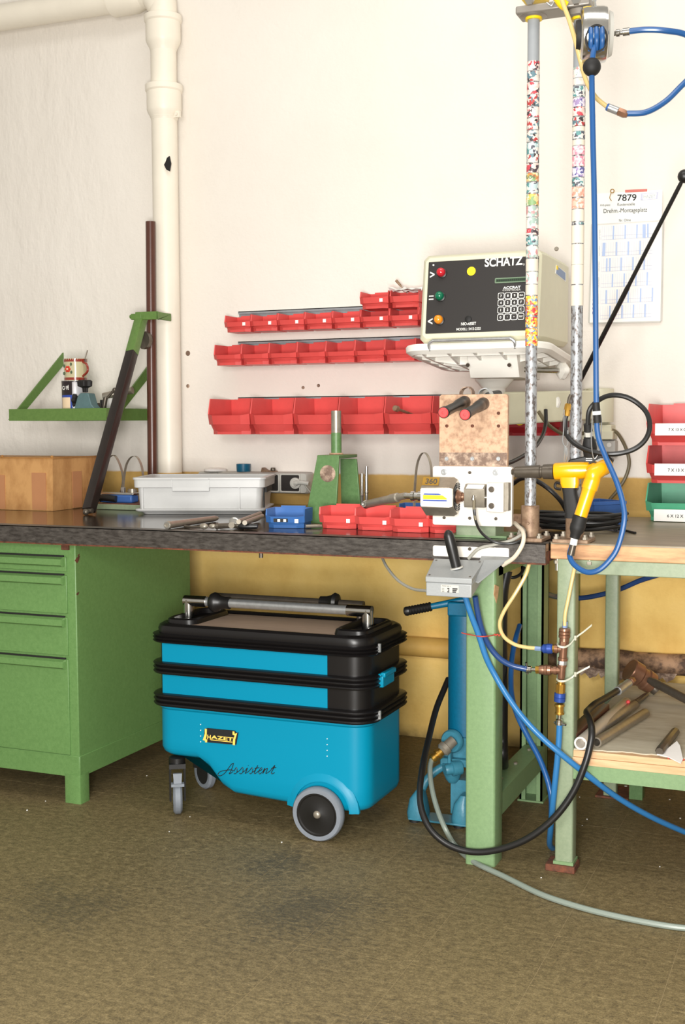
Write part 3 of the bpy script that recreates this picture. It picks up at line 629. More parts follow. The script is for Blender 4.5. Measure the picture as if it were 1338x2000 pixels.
b = MB(); p = at(163, 700, y=TYc); b.cyl(p+V((-.004, 0, -.03)), at(171, 684, y=TYc), .0025, n=8); solo('steel_pin', b, M['steel'], 'thin steel pin sticking out of the flowered mug', 'pin')
# small blue-grey bench fixture with dark knobs
p = at(172, 805, y=-.33); fx, fy = p.x, -.33
t = thing('bench_clamp', 'small blue-grey cast clamp with dark star knobs on the wall shelf', 'clamp', (fx, fy, zf))
def pz(px, py): return at(px, py, y=fy)
b = MB(); b.prism([V((pp.x, fy-.02, pp.z)) for pp in (pz(148, 808), pz(157, 775), pz(162, 768), pz(178, 768), pz(184, 790), pz(194, 802), pz(194, 808))], (0, .045, 0)); part('casting', b, M['fixblue'], t, bevel=.003)
b = MB(); p0, p1 = pz(163, 808), pz(200, 801); b.box(p0.x, p1.x, fy-.026, fy+.03, zf, p1.z); part('foot', b, M['blackm'], t, bevel=.002)
def knob(p, d, r, h, name='knob'):
    b = MB(); Mf = frame(p, d); L = []
    for z_, k in ((0, .35), (h*.35, .4), (h*.5, .95), (h*.9, 1), (h, .8)): L.append([Mf @ V(((r*k*(1+.16*math.cos(5*2*PI*i/40)))*math.cos(2*PI*i/40), (r*k*(1+.16*math.cos(5*2*PI*i/40)))*math.sin(2*PI*i/40), z_)) for i in range(40)])
    b.loft(L); return part(name, b, M['blackm'], t, 'dark star knob')
knob(pz(167, 766), (0, 0, 1), .026, .045); knob(pz(156, 782)+V((.004, -.0, 0)), (-1, -.25, 0), .022, .03)
t = thing('nut_runner', 'grey air tool lying over the clamp on the wall shelf', 'air tool', tuple(pz(205, 765)))
b = MB(); q0 = V((pz(184, 773).x, -.27, pz(184, 773).z)); q1 = V((pz(236, 758).x, -.25, pz(236, 761).z)); dd = q1-q0
b.lathe([(0, .0), (0, .012), (dd.length*.3, .013), (dd.length*.36, .008), (dd.length*.48, .008), (dd.length*.5, .011), (dd.length, .014), (dd.length, 0)], q0, dd, 20); part('barrel', b, M['steel'], t)
b = MB(); b.cyl(q0+dd*.22+V((0, -.012, -.01)), q0+dd*.42+V((0, -.012, .012)), .005); b.ball(q0+dd*.42+V((0, -.006, .014)), .009, 10); b.cyl(q0+V((0, 0, -.05)), q0+V((.012, 0, .004)), .009); part('lever', b, M['darksteel'], t)
for k, (px, h_, r_, m_) in enumerate(((187, 785, .008, 'chrome'), (193, 787, .006, 'darksteel'), (201, 781, .013, 'blackm'))):
    p = at(px, 800, y=-.2); hh = at(px, h_, y=-.2).z-zf; b = MB(); b.lathe([(0, 0), (0, r_), (hh*.45, r_), (hh*.5, r_*.8), (hh, r_*.78), (hh, r_*.5), (hh-.01, r_*.5), (hh-.01, 0)], (p.x, -.2, zf), n=18)
    solo('socket_bit', b, M[m_], ('shiny narrow socket next to the clamp on the wall shelf', 'dull narrow socket between a shiny and a black one on the wall shelf', 'thick black socket at the right end of the wall shelf')[k], 'socket')
b = MB(); p = at(217, 800, y=-.15); hh = at(217, 776, y=-.15).z-zf; b.lathe([(0, 0), (0, .022), (hh, .022), (hh, 0)], (p.x, -.15, zf), n=24)
solo('white_pot', b, M['paper'], 'small white pot at the back of the wall shelf behind the black strut', 'pot')

# ------------------------------------------------------------------ black and green strut leaning against the brown tube
t = thing('leaning_strut', 'black square bar with green upper end leaning over the bench against the brown tube', 'bar', tuple(at(172, 1004, y=-.74)))
y0, y1 = -.74, -.215
f0 = at(172, 1003, y=y0); f1 = at(277, 618, y=y1); dd = f1-f0; ln = dd.length; mid_t = .0
g1 = at(261, 690, y=(y0+(y1-y0)*.80)); k_ = (g1.z-f0.z)/(f1.z-f0.z)
Mf = frame(f0, dd, up=(0, 1, 0))
def bar(mb, s0, s1, hw, hd):
    mb.loft([[Mf @ V((x, y, s)) for x, y in rr(-hw, hw, -hd, hd, .003, 2)] for s in (s0, s1)]); return mb
b = MB(); bar(b, .012, ln*k_, .0175, .0175); part('lower_bar', b, M['black_paint'], t)
b = MB(); bar(b, ln*k_, ln, .0180, .0180); part('upper_bar', b, M['shelf_green'], t, 'green upper end of the bar')
b = MB(); b.ball(f0+V((0, -.012, .006)), .011, 12); b.cyl(f0+V((-.014, 0, .010)), f0+V((.018, 0, .010)), .008); part('foot_joint', b, M['darksteel'], t)
p = at(277, 619, y=y1); q = at(316, 622, y=y1)
b = MB(); b.box(p.x-.012, q.x, y1-.028, y1-.022, p.z-.014, p.z+.016); b.box(p.x-.03, p.x+.015, y1-.030, y1-.016, p.z-.012, p.z+.010); b.box(q.x-.006, q.x, y1-.028, y1+.07, p.z-.014, p.z+.014); part('clamp_arm', b, M['shelf_green'], t, bevel=.002)
b = MB(); b.cyl((p.x-.036, y1-.022, p.z), (p.x-.02, y1-.022, p.z), .008, n=6); part('bolt', b, M['shelf_green'], t)
p = at(287, 664, y=y1); b = MB(); b.prism([V((p.x-.022, y1-.012, p.z-.030))+V((.0, 0, 0))]+[V((p.x-.016+.034*math.sin(PI*k/12), y1-.012, p.z+.034*math.cos(PI*k/12)-.0)) for k in range(13)][::-1], (0, .022, 0)); part('half_round_stop', b, M['darksteel'], t)

# ------------------------------------------------------------------ bench top, left to right
ZB = .8508
t = thing('cardboard_box', 'worn brown cardboard box with strips of parcel tape at the left end of the bench', 'box', (-1.53, -.5, ZB))
b = MB(); zt_ = 1.036
b.loft([[(-1.80, -.63, ZB), (-1.285, -.63, ZB), (-1.30, -.30, ZB), (-1.80, -.30, ZB)], [(-1.80, -.628, zt_), (-1.283, -.628, zt_), (-1.298, -.30, zt_), (-1.80, -.30, zt_)]])
part('carton', b, M['card'], t)
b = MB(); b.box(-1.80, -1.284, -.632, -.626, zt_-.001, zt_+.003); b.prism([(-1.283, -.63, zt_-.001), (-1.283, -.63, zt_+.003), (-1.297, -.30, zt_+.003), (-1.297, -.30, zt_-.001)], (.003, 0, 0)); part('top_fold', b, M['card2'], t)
for x0, x1, z1 in ((-1.372, -1.312, .985), (-1.55, -1.490, .975)):
    b = MB(); b.box(x0, x1, -.6318, -.6290, ZB+.003, z1); part('tape_strip', b, M['tape'], t)
b = MB(); a_ = V((-1.290, -.51, 0)); c_ = V((-1.2925, -.45, 0)); b.prism([a_+V((.004, 0, ZB+.003)), c_+V((.004, 0, ZB+.003)), c_+V((.004, 0, .985)), a_+V((.004, 0, .985))], (.002, 0, 0)); part('tape_strip', b, M['tape'], t)
for x in (-1.50, -1.286):
    b = MB(); b.ball((x, -.628, zt_+.005), .006, 8); part('torn_corner', b, M['card2'], t)
t = thing('green_plate', 'chipped pale green steel plate lying on the bench behind the grey crate', 'plate', (-.97, -.42, ZB))
b = MB(); p, q = at(188, 1002, y=-.50), at(268, 1004, y=-.50); b.box(p.x, q.x+.03, -.50, -.25, ZB, ZB+.019); part('plate', b, M['green_pale'], t, bevel=.002)
b = MB(); b.box(p.x+.003, q.x+.027, -.497, -.253, ZB+.018, ZB+.0205); part('rusty_face', b, M['rust'], t)
zp = ZB+.0205
t = thing('angle_tool', 'small chrome tool with blue body lying on the green plate', 'tool', (-1.08, -.42, zp))
a0, a1 = at(190, 976, y=-.42), at(262, 978, y=-.38)
b = MB(); b.box(a0.x, a0.x+.16, -.44, -.39, zp, zp+.028); part('body', b, M['blue_dk'], t, bevel=.006)
b = MB(); b.box(a0.x, a0.x+.165, -.436, -.394, zp+.028, zp+.036); b.box(a0.x-.004, a0.x+.03, -.446, -.40, zp+.002, zp+.03); part('plate', b, M['chrome'], t, bevel=.002)
b = MB(); b.tube([(a0.x+.02, -.448, zp+.016), (a0.x+.05, -.450, zp+.018), (a0.x+.10, -.448, zp+.014)], [.014, .010, .009, .012]+[.012]*20, n=12); part('grip', b, M['black'], t)
p = at(259, 990, y=-.36); b = MB(); hh = at(259, 955, y=-.36).z-zp; b.lathe([(0, 0), (0, .018), (hh*.3, .018), (hh*.34, .0165), (hh*.7, .0165), (hh*.72, .018), (hh*.9, .018), (hh*.92, .015), (hh, .015), (hh, .01), (hh-.01, .01), (hh-.01, 0)], (p.x, -.36, zp), n=24)
solo('steel_socket', b, M['steel'], 'stout steel socket standing on the green plate beside the grey crate', 'socket')
def spring_strap(label, pts, y, zfoot):
    P = [at(a_, c_, y=y) for a_, c_ in pts]; P[0].z = max(P[0].z, zfoot); P[-1].z = max(P[-1].z, zfoot)
    t = thing('steel_band', label, 'band', (P[0].x, y, zfoot))
    b = MB(); b.strap(P, .010, .0012, (.35, .93, 0)); part('band', b, M['steel'], t)
    p = P[0]; b = MB(); b.box(p.x-.006, p.x+.006, y-.008, y+.008, zfoot, zfoot+.05); part('clasp', b, M['zinc'], t, bevel=.001)
spring_strap('arched thin steel band half hidden by the black strut', [(192, 976), (194, 946), (206, 905), (221, 889), (232, 902), (240, 930), (238, 954), (231, 974)], -.33, zp)
spring_strap('arched thin steel band between the black strut and brown tube', [(241, 978), (241, 948), (246, 911), (256, 893), (268, 893), (277, 912), (280, 940), (279, 972)], -.33, zp)
spring_strap('arched thin steel band rising behind the grip of the test fixture', [(809, 998), (810, 958), (814, 912), (821, 890), (829, 884), (837, 893), (842, 912), (843, 940), (843, 998)], -.9, ZB)
# grey stacking crate
t = thing('grey_crate', 'grey plastic stacking crate with a fold-over rim on the bench', 'crate', (-.72, -.46, ZB))
GM = Mx.Translation((-.909, -.664, 0)) @ Mx.Rotation(math.radians(19.4), 4, 'Z')
gx0, gx1, gy0, gy1, gz = -.020, .432, -.020, .30, .972
b = MB(); b.M = GM
def rc(o, z, r=.02): return [(x, y, z) for x, y in rr(gx0+o, gx1-o, gy0+o, gy1-o, r, 4)]
b.loft([rc(.030, ZB), rc(.020, ZB+.012), rc(.014, gz-.030), rc(.014, gz-.004), rc(.018, gz-.002), rc(.020, ZB+.02), rc(.030, ZB+.008)]); part('tub', b, M['crate'], t)
b = MB(); b.M = GM; b.loft([rc(.014, gz-.032), rc(.004, gz-.030), rc(.003, gz-.004), rc(.000, gz-.003), rc(.000, gz+.003), rc(.018, gz+.003), rc(.018, gz-.004)], close=True); part('rim', b, M['crate'], t)
b = MB(); b.M = GM; b.loft([rc(.010, ZB+.010), rc(.006, ZB+.014), rc(.006, ZB+.018), rc(.014, ZB+.020)]); part('foot_rib', b, M['crate'], t)
for fx_ in (.075, .80):
    x = gx0+(gx1-gx0)*fx_; b = MB(); b.M = GM; b.box(x-.0025, x+.0025, gy0+.008, gy0+.02, ZB+.014, gz-.03); part('rib', b, M['crate'], t)
for fx_ in (.30, .58): 
    x = gx0+(gx1-gx0)*fx_; b = MB(); b.M = GM; b.box(x-.0015, x+.0015, gy0+.000, gy0+.01, gz-.030, gz); part('rib', b, M['crate'], t)
b = MB(); b.M = GM; b.box(gx0+(gx1-gx0)*.30, gx0+(gx1-gx0)*.58, gy0+.004, gy0+.02, gz-.043, gz-.028); part('grip_panel', b, M['crate'], t, bevel=.002)
b = MB(); b.M = GM; b.box(gx1-.014, gx1-.006, gy0+.08, gy1-.08, gz-.05, gz-.015); part('end_grip', b, M['blackm'], t)
b = MB(); b.M = GM; b.box(gx1-.0155, gx1-.012, gy0+.06, gy0+.075, ZB+.02, gz-.03); part('end_rib', b, M['blackm'], t)
# power strip behind the crate
p0, p1 = at(386, 921, y=-.06), at(600, 923, y=-.06); z0, z1 = at(600, 965, y=-.06).z, p1.z
t = thing('power_strip', 'grey wall-mounted multiple socket strip with one plug in it', 'power strip', ((p0.x+p1.x)/2, -.03, z0))
PX0, PX1 = p0.x, p1.x
b = MB(); b.loft([[(x, y, z) for x, z in rr(PX0+o, PX1-o, z0+o, z1-o, .01, 4)] for y, o in ((0, 0), (-.05, 0), (-.06, .004))]); part('housing', b, M['greyp'], t)
n_ = 5; sw = (PX1-PX0-.03)/n_
for k in range(n_):
    x = PX0+.004+k*sw; b = MB(); b.box(x+.005, x+sw-.005, -.0608, -.055, z0+.010, z1-.010); o = part('socket_well', b, M['panel'], t)
    b = MB(); b.loft([[(xx, y, zz) for xx, zz in q] for y, q in ((-.059, rr(x, x+sw, z0+.003, z1-.003, .006, 3)), (-.064, rr(x+.001, x+sw-.001, z0+.004, z1-.004, .006, 3)), (-.064, rr(x+.006, x+sw-.006, z0+.010, z1-.010, .005, 3)), (-.059, rr(x+.006, x+sw-.006, z0+.010, z1-.010, .005, 3)))], close=True); part('socket_frame', b, M['greyp'], t, bevel=.001)
b = MB(); x = PX1-.045; b.lathe([(0, .021), (.012, .021), (.014, .012), (.02, .012)], (x, -.06, (z0+z1)/2), (0, -1, 0), 20); b.tube([(x, -.075, (z0+z1)/2), (x+.03, -.08, (z0+z1)/2+.004), (x+.06, -.078, (z0+z1)/2)], [.010]*4+[.008]*20, n=10); part('plug', b, M['greyp'], t)
b = MB(); b.tube([(x+.05, -.079, (z0+z1)/2+.003)]+path([(598, 951, -.078), (618, 975, -.08), (640, 1000, -.06)])+[(-.42, -.05, .852)], .0035, n=8); part('cord', b, M['cable'], t)
zt_ = z1
def ontop(px0, px1, py0, m, name, label, cat, prof, y=-.034):
    a_, c_ = at(px0, py0, y=y), at(px1, py0, y=y); r = (c_-a_).x/2; h = a_.z-zt_
    b = MB(); b.lathe([(h*f, r*g) for f, g in prof], ((a_+c_)/2).xy.to_3d()+V((0, 0, zt_)), n=24); return solo(name, b, M[m], label, cat)
ontop(401, 441, 915, 'paper', 'jar_lid', 'pale flat lid lying on the power strip', 'lid', [(0, 0), (0, 1), (.8, 1), (1, .9), (1.3, .5), (1.3, 0)], y=-.034)
ontop(463, 488, 906, 'teal', 'blue_cap', 'small dark blue cup-shaped cap standing on the power strip', 'cup', [(0, 0), (0, .95), (1, 1), (1, .8), (.2, .75), (.2, 0)])  # plain blue cap shaped like a small cup, not a measure
t = thing('metal_scrap', 'small metal clip left on top of the power strip', 'clip', tuple(at(530, 918, y=-.034)))
p = at(513, 920, y=-.034); b = MB(); b.prism([(p.x, -.05, zt_), (p.x+.06, -.05, zt_), (p.x+.055, -.05, zt_+.004), (p.x+.02, -.05, zt_+.006), (p.x+.004, -.05, zt_+.016)], (0, .03, 0)); part('clip', b, M['polerust'], t)
b = MB(); b.lathe([(0, .009), (.006, .010), (.012, .008), (.012, .004), (0, .004)], (p.x+.047, -.04, zt_+.004), n=16, close=True); part('nut', b, M['darksteel'], t)

# hand tools at the front edge
def rod_tool(name, label, cat, a_, c_, prof, mt, rest=None):
    d = c_-a_; t = thing(name, label, cat, tuple(a_)); b = MB(); b.lathe([(f*d.length, r) for f, r in prof], a_, d, 18); part('shaft', b, M[mt], t); return t
a_, c_ = at(326, 1026, z=ZB+.011), at(424, 1012, z=ZB+.009)
t = rod_tool('tube_wrench', 'long steel tube wrench lying at the bench edge in front of the crate', 'wrench', a_, c_, [(0, .006), (0, .011), (.04, .012), (.06, .0105), (.95, .009), (.96, .006), (1, .006)], 'steel')
b = MB(); d = (a_-c_).normalized(); b.lathe([(-.001, .0062), (.0008, .0062), (.0008, .0105), (-.001, .0105)], a_, d, 20, close=True); part('end_ring', b, M['chrome'], t)
a_, c_ = at(452, 1026, z=ZB+.011), at(505, 1011, z=ZB+.011)
t = rod_tool('ratchet_handle', 'steel ratchet handle with a round head beside the blue bin', 'ratchet', a_, c_, [(0, 0), (0, .009), (.9, .010), (1, .008)], 'steel')
b = MB(); p = at(458, 1024, z=ZB+.012); b.lathe([(0, 0), (0, .014), (.012, .015), (.014, .012), (.014, .007), (.016, .007), (.016, 0)], (p.x, p.y, ZB+.0155), (.3, -.8, .35), 22); part('head', b, M['chrome'], t)
t = thing('screwdriver', 'black-handled flat blade lying in front of the blue bin', 'screwdriver', tuple(at(490, 1027, z=ZB+.01)))
a_, c_ = at(504, 1028, z=ZB+.009), at(466, 1028, z=ZB+.009); d = c_-a_; b = MB(); b.lathe([(0, 0), (.002, .007), (.02, .009), (d.length*.7, .008), (d.length*.95, .006), (d.length, .004), (d.length, 0)], a_, d, 16); part('handle', b, M['black'], t)
b = MB(); e_ = at(402, 1026, z=ZB+.004); b.cyl(c_, at(430, 1026, z=ZB+.005), .003, .002, 8); part('blade', b, M['chrome'], t)
t = thing('pliers', 'pair of pliers with rounded steel jaws lying near the bench edge', 'pliers', tuple(at(405, 1028, z=ZB+.008)))
p = at(398, 1028, z=ZB+.009); b = MB(); b.ball(p, .012, 12, (1.15, .8, .75)); b.ball(p+V((.022, .012, 0)), .010, 12, (1.15, .8, .75)); part('jaw', b, M['steel'], t)
b = MB(); b.tube([p+V((-.01, 0, -.002)), p+V((-.045, .01, -.004)), p+V((-.08, .03, -.005))], .004, n=8); b.tube([p+V((.03, .012, 0)), p+V((.06, .045, 0)), p+V((.10, .06, -.002))], [.006, .010]+[.008]*20, n=8); part('handle', b, M['darksteel'], t)
for k, (q0, q1, lab) in enumerate((((466, 1019), (508, 1003), 'left of two wooden-looking spindles lying in front of the crate'), ((478, 1021), (512, 1008), 'right of two wooden-looking spindles lying in front of the crate'))):
    a_, c_ = at(*q0, z=ZB+.022), at(*q1, z=ZB+.022); d = c_-a_; b = MB(); b.lathe([(0, .004), (0, .007), (d.length, .007), (d.length, 0), (0, 0)], a_, d, 14); solo('steel_spindle', b, M['steel'], lab.replace('wooden-looking', 'thin steel'), 'spindle')
# open-fronted storage bins
def bin_mesh(w, d, h, hf=.52, t=.0032, base=.26, ch=.16):
    b = MB(); c = w*ch
    def loop(z, o, front, wd, zz=None):
        W2 = w/2*wd-o; yf = -d*front+o; c_ = c
        P = [(-W2, -o), (-W2, -d*.82*front/1.0), (-W2, yf+c_*.75), (-W2+c_, yf), (W2-c_, yf), (W2, yf+c_*.75), (W2, -d*.82*front/1.0), (W2, -o)]
        Z = [z]*8 if zz is None else [zz[0], zz[1], zz[2], zz[3], zz[3], zz[2], zz[1], zz[0]]
        return [(x, y, q) for (x, y), q in zip(P, Z)]
    top = (h, h, h*hf+h*.04, h*hf)
    top_i = (h-.0005, h-.0005, h*hf+h*.04, h*hf)
    b.loft([loop(0, 0, .86, .90), loop(h*base, 0, .87, .91), loop(h*base+.002, 0, .96, .985), loop(0, 0, 1.0, 1.0, top), loop(0, t, 1.0, 1.0, top_i), loop(h*base+.004, t, .96, .975), loop(t, t, .86, .90)])
    return b
def make_bin(label, group, w, d, h, m='red', tag=None, hf=.52, loc=(0, 0, 0), rz=0, **k):
    t = thing('storage_bin', label, 'bin', loc, rz, group)
    part('bin_body', bin_mesh(w, d, h, hf, **k), M[m], t, local=True)
    b = MB(); b.box(-w*.32, w*.32, -.002, .004, h-.004, h+.004); part('hanging_lip', b, M[m], t, local=True)
    if tag:
        s_ = MB(); x, y, z, tw, th_ = tag; s_.box(x-tw/2, x+tw/2, y-.001, y, z, z+th_); part('label_tag', s_, M['paper'], t, 'white label', local=True)
    return t
ords = ['first', 'second', 'third', 'fourth', 'fifth', 'sixth', 'seventh', 'eighth']
def rail(name, x0, x1, z0, z1, label):
    b = MB(); b.box(x0, x1, -.004, 0, z0, z1); b.box(x0, x1, -.012, -.004, z1-.003, z1); b.box(x0, x1, -.012, -.009, z1-.010, z1); t = solo(name, b, M['rail'], label, 'rail')
rail('bin_rail', -.866, .30, 1.520, 1.582, 'zinc rail carrying the top row of red wall bins')
rail('bin_rail', -.868, .30, 1.405, 1.468, 'zinc rail carrying the middle row of red wall bins')
rail('bin_rail', -.870, .43, 1.165, 1.256, 'zinc rail carrying the lower row of large red wall bins')
ZR = (1.497, 1.374, 1.116)
for k in range(9):
    make_bin('small red bin on the top wall rail, %s from the left' % (ords+['ninth'])[k], 'red bins on the top rail',   .108, .115, .063, tag=(.033, -.1165, .021, .012, .012) if k else (.036, -.1165, .021, .012, .012), hf=.56, loc=(-.818+.1095*k, -.012, ZR[0]))
for k in range(8):
    make_bin('small red bin on the middle wall rail, %s from the left' % ords[k], 'red bins on the middle rail', .113, .125, .078, hf=.48, loc=(-.857+.114*k, -.012, ZR[1]))
for k in range(6):
    make_bin('large red bin on the lower wall rail, %s from the left' % ords[k], 'large red bins on the lower rail', .172, .205, .132, hf=.53, loc=(-.815+.1745*k, -.012, ZR[2]))
make_bin('small red bin set on top of the top-row bins, left of two', 'loose red bins above the top rail', .108, .115, .062, tag=(.033, -.1165, .021, .012, .012), hf=.62, loc=(-.269, -.018, 1.5605))
make_bin('small red bin holding paper on top of the top-row bins', 'loose red bins above the top rail', .108, .115, .062, hf=.62, loc=(-.155, -.018, 1.5605))
t = thing('crumpled_paper', 'crumpled white paper lying in the upper red bin beside the black control panel', 'paper', (-.15, -.09, 1.62))
b = MB(); P0 = V((-.155, -.085, 1.622)); n_ = 9; g = [[P0+V((-.06+.12*i/(n_-1), -.04+.08*j/(n_-1), random.uniform(-.006, .012))) for i in range(n_)] for j in range(n_)]
b.add([p for r_ in g for p in r_]+[p-V((0, 0, .0015)) for r_ in g for p in r_], [(j*n_+i, j*n_+i+1, (j+1)*n_+i+1, (j+1)*n_+i) for j in range(n_-1) for i in range(n_-1)]+[(81+j*n_+i, 81+(j+1)*n_+i, 81+(j+1)*n_+i+1, 81+j*n_+i+1) for j in range(n_-1) for i in range(n_-1)]); part('sheet', b, M['paper'], t)
a_, c_ = at(773, 547, y=-.08), at(795, 572, y=-.08); b = MB(); d = c_-a_; b.lathe([(0, 0), (.002, .005), (d.length*.45, .004), (d.length*.5, .002), (d.length, .0015), (d.length, 0)], a_, d, 12); solo('brush', b, M['polerust'], 'small brown-handled brush standing in the paper-filled red bin', 'brush')
a_, c_ = at(771, 797, y=-.20), at(812, 812, y=-.08); b = MB(); d = c_-a_; b.lathe([(0, 0), (0, .010), (.016, .011), (.02, .005), (d.length, .004), (d.length, 0)], a_, d, 14); solo('bolt', b, M['polerust'], 'rusty long bolt sticking out of the fifth large red wall bin', 'bolt')

# bins standing on the bench
def bench_bin(label, group, cxp, w, d, h, m, rz, tag=True):
    return make_bin(label, group, w, d, h, m, tag=(w*.33, -d*1.005, h*.30, .011, .011) if tag else None, hf=.62, loc=(cxp[0], cxp[1], ZB), rz=rz)
tb = bench_bin('small blue bin with a black label on the bench', None, (-.222, -.905), .118, .105, .056, 'blue', .16)
b = MB(); b.box(-.030, .012, -.1065, -.103, .019, .029); part('label_tag', b, M['blackm'], tb, 'black label', local=True)
for k in range(2):
    s_ = MB(); s_.box(-.018+.018*k, -.010+.018*k, -.1075, -.106, .020, .027); part('label_square', s_, M['white'], tb, local=True)
for k, (x, y, rz, lab) in enumerate(((-.062, -.865, .04, 'leftmost'), (.058, -.885, .03, 'second from the left'), (.172, -.910, .05, 'third from the left'), (.282, -.905, .02, 'rightmost'))):
    bench_bin('small red bin on the bench before the green fork, %s of four' % lab, 'red bins on the bench', (x, y), .115, .105, .062, 'red', rz)
a_, c_ = at(597, 1028, z=ZB+.006), at(628, 1027, z=ZB+.006); b = MB(); b.cyl(a_, c_, .005); solo('steel_pin', b, M['steel'], 'short steel pin lying between the blue bin and the red bins', 'pin')
p = at(808, 985, y=-.62); b = MB(); bb = bin_mesh(.075, .06, p.z+.004-ZB, .6); bb.v = [q+V((p.x, -.60, ZB)) for q in bb.v]; solo('storage_bin', bb, M['blue'], 'small blue bin half hidden behind the bench bins and test fixture', 'bin')

# ------------------------------------------------------------------ green fork
t = thing('green_fork', 'green steel fork with a round tube on top standing on the bench', 'fork', (-.12, -.74, ZB))
yn, yf_ = -.82, -.66
def legplate(y, q):
    P = [at(a_, c_, y=y) for a_, c_ in q]; zlow = ZB
    b = MB(); b.prism([(P[0].x, y, P[0].z), (P[1].x, y, P[0].z), (P[2].x, y, zlow), (P[3].x, y, zlow)], (0, .009, 0)); return part('leg_plate', b, M['green_dark'], t, bevel=.002), P
l1, Pn = legplate(yn, [(619, 893), (662, 894), (655, 1026), (594, 1030)]); l2, Pf = legplate(yf_, [(664, 896), (696, 889), (706, 1010), (667, 1010)])
zt_ = Pn[0].z
b = MB(); b.prism([(Pn[0].x, yn, zt_-.004), (Pn[1].x, yn, zt_-.004), (Pf[1].x, yf_+.009, zt_-.004), (Pf[0].x-.005, yf_+.009, zt_-.004)], (0, 0, .010)); part('cross_plate', b, M['green_dark'], t, bevel=.002)
p = at(657, 888, y=-.74); pt = at(656.5, 802, y=-.74); b = MB(); b.lathe([(0, 0), (0, .0155), (pt.z-zt_, .0155), (pt.z-zt_, .0135), (pt.z-zt_-.02, .0135), (pt.z-zt_-.02, 0)], (p.x, -.74, zt_), n=22); part('stub_tube', b, M['steel'], t, 'worn bare steel tube')
b = MB(); b.lathe([(.003, .0156), (.003, .0161), ((pt.z-zt_)*.52, .0161), ((pt.z-zt_)*.52, .0156)], (p.x, -.74, zt_), n=22, close=True); part('paint_sleeve', b, M['green_dark'], t, 'remaining green paint on the tube')
b = MB(); b.tube([(p.x+.018*math.cos(q), -.74+.018*math.sin(q), zt_+.008) for q in [2*PI*k/20 for k in range(20)]], .004, n=6, sm=0, closed=True); part('weld_bead', b, M['copper'], t)
c_ = at(640, 925, y=yn); b = MB(); b.lathe([(0, 0), (0, .026), (.0008, .024), (.0008, 0)], (c_.x, yn+.0002, c_.z), (0, -1, 0), 24); part('burn_mark', b, M['scaled'], t, 'dark heat-scorched patch')
for px, py, y, x1, lab in ((707, 925, -.33, 707.5, 'shorter of two thin steel rods standing behind the green fork'), (716, 911, -.33, 716, 'taller of two thin steel rods standing behind the green fork')):
    p = at(px, py, y=y); hh = p.z-ZB; b = MB(); b.lathe([(0, 0), (0, .006), (hh*.42, .006), (hh*.43, .0075), (hh*.45, .0075), (hh*.46, .006), (hh, .0055), (hh, 0)], (p.x, y, ZB), n=14); solo('steel_rod', b, M['chrome'], lab, 'rod')

# ------------------------------------------------------------------ test fixture at the bench end
t = thing('test_fixture', 'upright test fixture of bare metal plates with a hexagonal block on a green foot', 'fixture', (.4, -1.05, ZB))
yc, yw = -1.098, -1.114
a_, c_ = at(858, 771, y=yc), at(992, 771, y=yc); zw0, zw1 = at(920, 1027, y=yw).z, at(920, 911, y=yw).z
b = MB(); b.loft([[(x, y, z) for x, z in rr(a_.x, c_.x, zw0+.02, a_.z, .008, 3)] for y in (yc, yc+.014)]); part('back_plate', b, M['copper'], t, 'stained coppery back plate', bevel=.001)
b = MB(); s0 = at(925, 905, y=yc); s1 = at(925, 884, y=yc); b.box(a_.x+.001, c_.x-.001, yc-.0006, yc, s0.z-.006, s1.z); part('scaled_strip', b, M['scaled'], t)
w0, w1 = at(845, 970, y=yw), at(1000, 970, y=yw)
b = MB(); b.loft([[(x, y, z) for x, z in rr(w0.x, w1.x, zw0, zw1, .006, 3)] for y in (yw, yw+.016)]); part('front_plate', b, M['alu'], t, 'milled white-grey front plate', bevel=.001)
def bolt(px, py, y, r, m='steel', washer=False):
    p = at(px, py, y=y); b = MB()
    if washer: b.lathe([(0, 0), (0, r*1.35), (.0012, r*1.35), (.0012, 0)], p, (0, -1, 0), 18)
    b.lathe([(0, 0), (0, r), (.004, r*.97), (.004, r*.55), (.0015, r*.5), (.0015, 0)], p, (0, -1, 0), 18); part('screw', b, M[m], t)
for px, py in ((867, 922), (968, 923)): bolt(px, py, yw, .0062, 'zinc', True)
for px, py in ((918, 923), (868, 1011), (918, 1012), (969, 1013)): bolt(px, py, yw, .0042, 'darksteel')
for px, py in ((873, 896), (923, 896), (974, 896)): bolt(px, py, yc-.0006, .0056, 'zinc')
for px, py in ((873, 832), (923, 832), (974, 832), (974, 807)): bolt(px, py, yc, .0042, 'rust')
g0, g1 = at(890, 1050, y=-1.085), at(968, 1052, y=-1.085)
b = MB(); b.box(g0.x, g1.x, -1.085, -1.0, ZB, zw0+.06); part('foot_block', b, M['green_pale'], t, 'pale green foot block', bevel=.003)
b = MB(); b.box(g0.x-.02, g1.x+.03, -1.087, -.95, ZB, ZB+.006); part('foot_plate', b, M['green_mid'], t)
# right clamp block
yb_ = yw-.030
p0, p1 = at(950, 943, y=yb_), at(979, 1001, y=yb_); q1 = at(995, 1000, y=yw)
b = MB(); b.box(p0.x, p1.x+.006, yb_, yw, p1.z, p0.z); part('clamp_block', b, M['alu'], t, bevel=.002)
b = MB(); b.box(p1.x+.006, p1.x+.018, yw-.026, yw, p1.z+.004, p0.z+.001); part('side_block', b, M['steel'], t, bevel=.001)
for py in (956, 988): bolt(960, py, yb_, .0058, 'darksteel', True)
